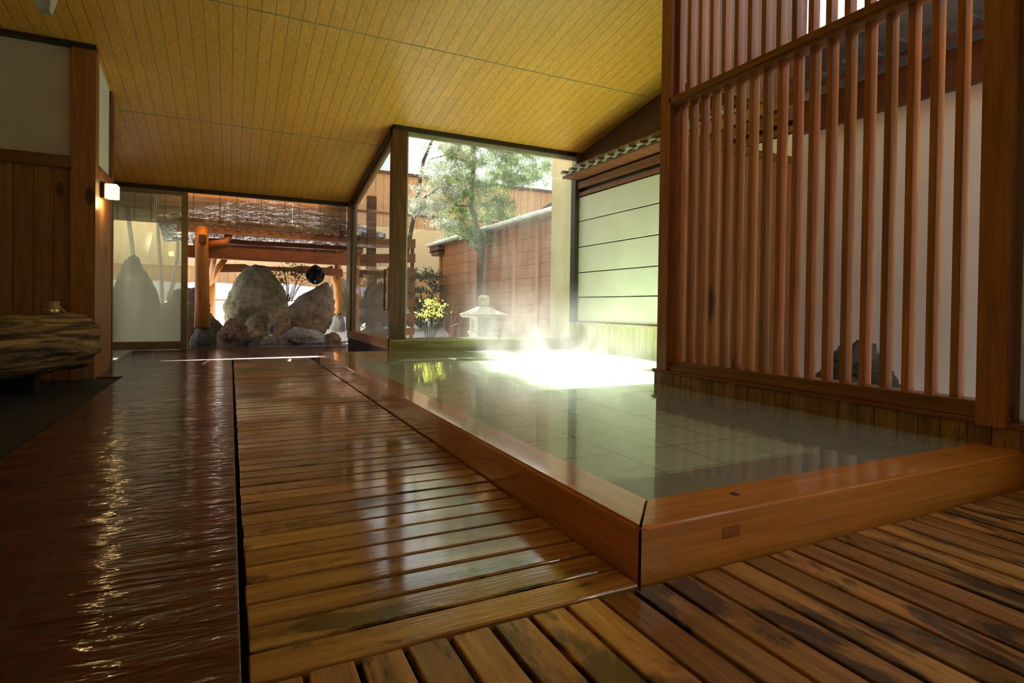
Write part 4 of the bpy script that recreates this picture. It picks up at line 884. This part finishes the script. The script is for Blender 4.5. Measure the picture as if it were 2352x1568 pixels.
for q in range(9):
    x = 3.85 + 0.04 * q; b.tube([(x, 10.8, -0.1), (x + 0.05 * random.uniform(-1, 1.5), 10.8, 0.45), (x + 0.1 * random.uniform(-0.5, 1.5), 10.8, 0.5 + 0.5 * random.random())], [0.008, 0.006, 0.003], 5)
b.build('stem', M_twig, rt)
hg = thing('dark_hedge', 'dim evergreen hedge between the slatted screen and the brown building', 'hedge', (4.6, 16.5, -0.1))
b = MB()
for q in range(6): b.tube([(4.3 + q * 0.35, 17.3, -0.1), (4.3 + q * 0.35, 17.3, 1.2)], 0.03, 6)
b.build('stem', M_bark, hg)
b = MB(); cs_ = [(3.9 + 0.35 * i, 17.0, 0.4 + 0.45 * j, 0.4) for i in range(6) for j in range(4)]
tufts(b, cluster(cs_, 0.5, 10), 22, 0.11, 0.02); b.build('foliage', foliagemat('hedge_leaves', (0.06, 0.08, 0.05), (0.22, 0.25, 0.16), 0.2), hg, recalc=False)
g = MB(); g.grid(2.4, 5.25, 8.6, 12.5, 40, 50, lambda x, y: -0.10 + 0.20 * noise.noise(Vector((x * 1.3, y * 1.3, 5))) + 0.04 * noise.noise(Vector((x * 5, y * 5, 1))))
tag(g.build('courtyard_snow', M_snow, smooth=True), 'patchy snow on the courtyard ground around the stone lantern', 'snow', kind='stuff')

ct = thing('shade_cedar', 'tall unseen cedar added behind the fence to shade part of the bath', 'tree', (4.0, 23, -0.1))  # added tree, out of view; crown placed to shade the bath's left part
b = MB(); b.tube([(4.0, 23, -0.1), (4.0, 23, 5), (4.0, 23, 11), (4.0, 23, 19)], [0.26, 0.2, 0.15, 0.05], 10); b.build('trunk', M_bark, ct, smooth=True)
b = MB()
for i in range(26):
    z = 13.2 + i * 0.22
    for _ in range(10):
        c = Vector((random.uniform(2.9, 4.42), 23 + random.uniform(-1, 1), z))
        for _ in range(26):
            b.blade(c + Vector((random.gauss(0, .12), random.gauss(0, .2), random.gauss(0, .15))), Vector((random.gauss(0, .7), random.gauss(0, 1), random.gauss(0, .5))), 0.42, 0.07)
b.build('foliage', M_leaf, ct, recalc=False)
c2_ = thing('slim_shade_cedar', 'slim cedar added behind the fence to shade the fogged door', 'tree', (-0.65, 23, -0.1))  # added tree; crown sits where it keeps sun off the fogged pane
b = MB(); b.tube([(-0.65, 23, -0.1), (-0.65, 23, 8), (-0.65, 23, 14)], [0.14, 0.10, 0.03], 8); b.build('trunk', M_bark, c2_, smooth=True)
b = MB()
for i in range(16):
    z = 10.6 + i * 0.2
    for _ in range(6):
        c = Vector((random.uniform(-1.25, -0.30), 23 + random.uniform(-.7, .7), z))
        for _ in range(26):
            b.blade(c + Vector((random.gauss(0, .08), random.gauss(0, .2), random.gauss(0, .15))), Vector((random.gauss(0, .5), random.gauss(0, 1), random.gauss(0, .5))), 0.34, 0.06)
b.build('foliage', M_leaf, c2_, recalc=False)
nb_ = thing('neighbour_house', 'plain brown house wall standing beyond the garden fence', 'building', (-4, 27, 0))
b = MB(); b.box(-14, 3.4, 27, 32, -0.1, 6.5); b.build('wall', wood('neighbour_boards', (0.42, 0.27, 0.15), (0.30, 0.18, 0.09), axis=2, rough=0.7, rnd=0, plank=(0, 0.4)), nb_)
b = MB(); b.box(-14.5, 3.9, 26.4, 32.5, 6.5, 6.7); b.build('roof', M_tiled, nb_)

# ================================================================== STEAM
def steam(name, lab, x0, x1, y0, y1, z0, z1, dens, cx, cy, rx, ry, zh):
    mt, t = nt(name); k = N(t); g_ = k.n('ShaderNodeNewGeometry')
    sp = k.n('ShaderNodeSeparateXYZ'); t.links.new(g_.outputs['Position'], sp.inputs[0])
    mp = k.n('ShaderNodeMapping'); mp.inputs['Scale'].default_value = (1.5, 1.5, 0.9); t.links.new(g_.outputs['Position'], mp.inputs[0])
    f = k.noise(mp.outputs[0], 1.5, 4, 0.6, 0.8)
    dx = k.math('DIVIDE', k.math('SUBTRACT', sp.outputs[0], cx), rx); dy = k.math('DIVIDE', k.math('SUBTRACT', sp.outputs[1], cy), ry)
    r2 = k.math('ADD', k.math('MULTIPLY', dx, dx), k.math('MULTIPLY', dy, dy))
    fall = k.maprange(r2, 0.1, 1.0, 1.0, 0.0)
    zf = k.math('POWER', k.maprange(sp.outputs[2], z0, zh, 1.0, 0.0), 1.8)
    d = k.math('MULTIPLY', k.math('MULTIPLY', k.maprange(f, 0.42, 0.72, 0.02, 1.0), fall), zf)
    v = k.n('ShaderNodeVolumeScatter'); v.inputs['Color'].default_value = (1, 1, 1, 1); v.inputs['Anisotropy'].default_value = 0.35
    k.set(v, 'Density', k.math('MULTIPLY', d, dens))
    o = k.n('ShaderNodeOutputMaterial'); t.links.new(v.outputs[0], o.inputs['Volume'])
    g = MB(); g.box(x0, x1, y0, y1, z0, z1); ob = g.build(name, mt); tag(ob, lab, 'steam', kind='stuff'); return ob
steam('steam', 'white steam drifting over the sunlit far end of the bath', 2.0, 5.18, 4.9, 8.27, 0.17, 1.35, 0.5, 4.1, 6.9, 2.0, 2.0, 1.25)
steam('garden_steam', 'white steam around the stone lantern outside the big window', 2.6, 5.28, 8.5, 10.2, 0.2, 1.6, 0.22, 4.6, 9.3, 1.6, 1.2, 1.5)
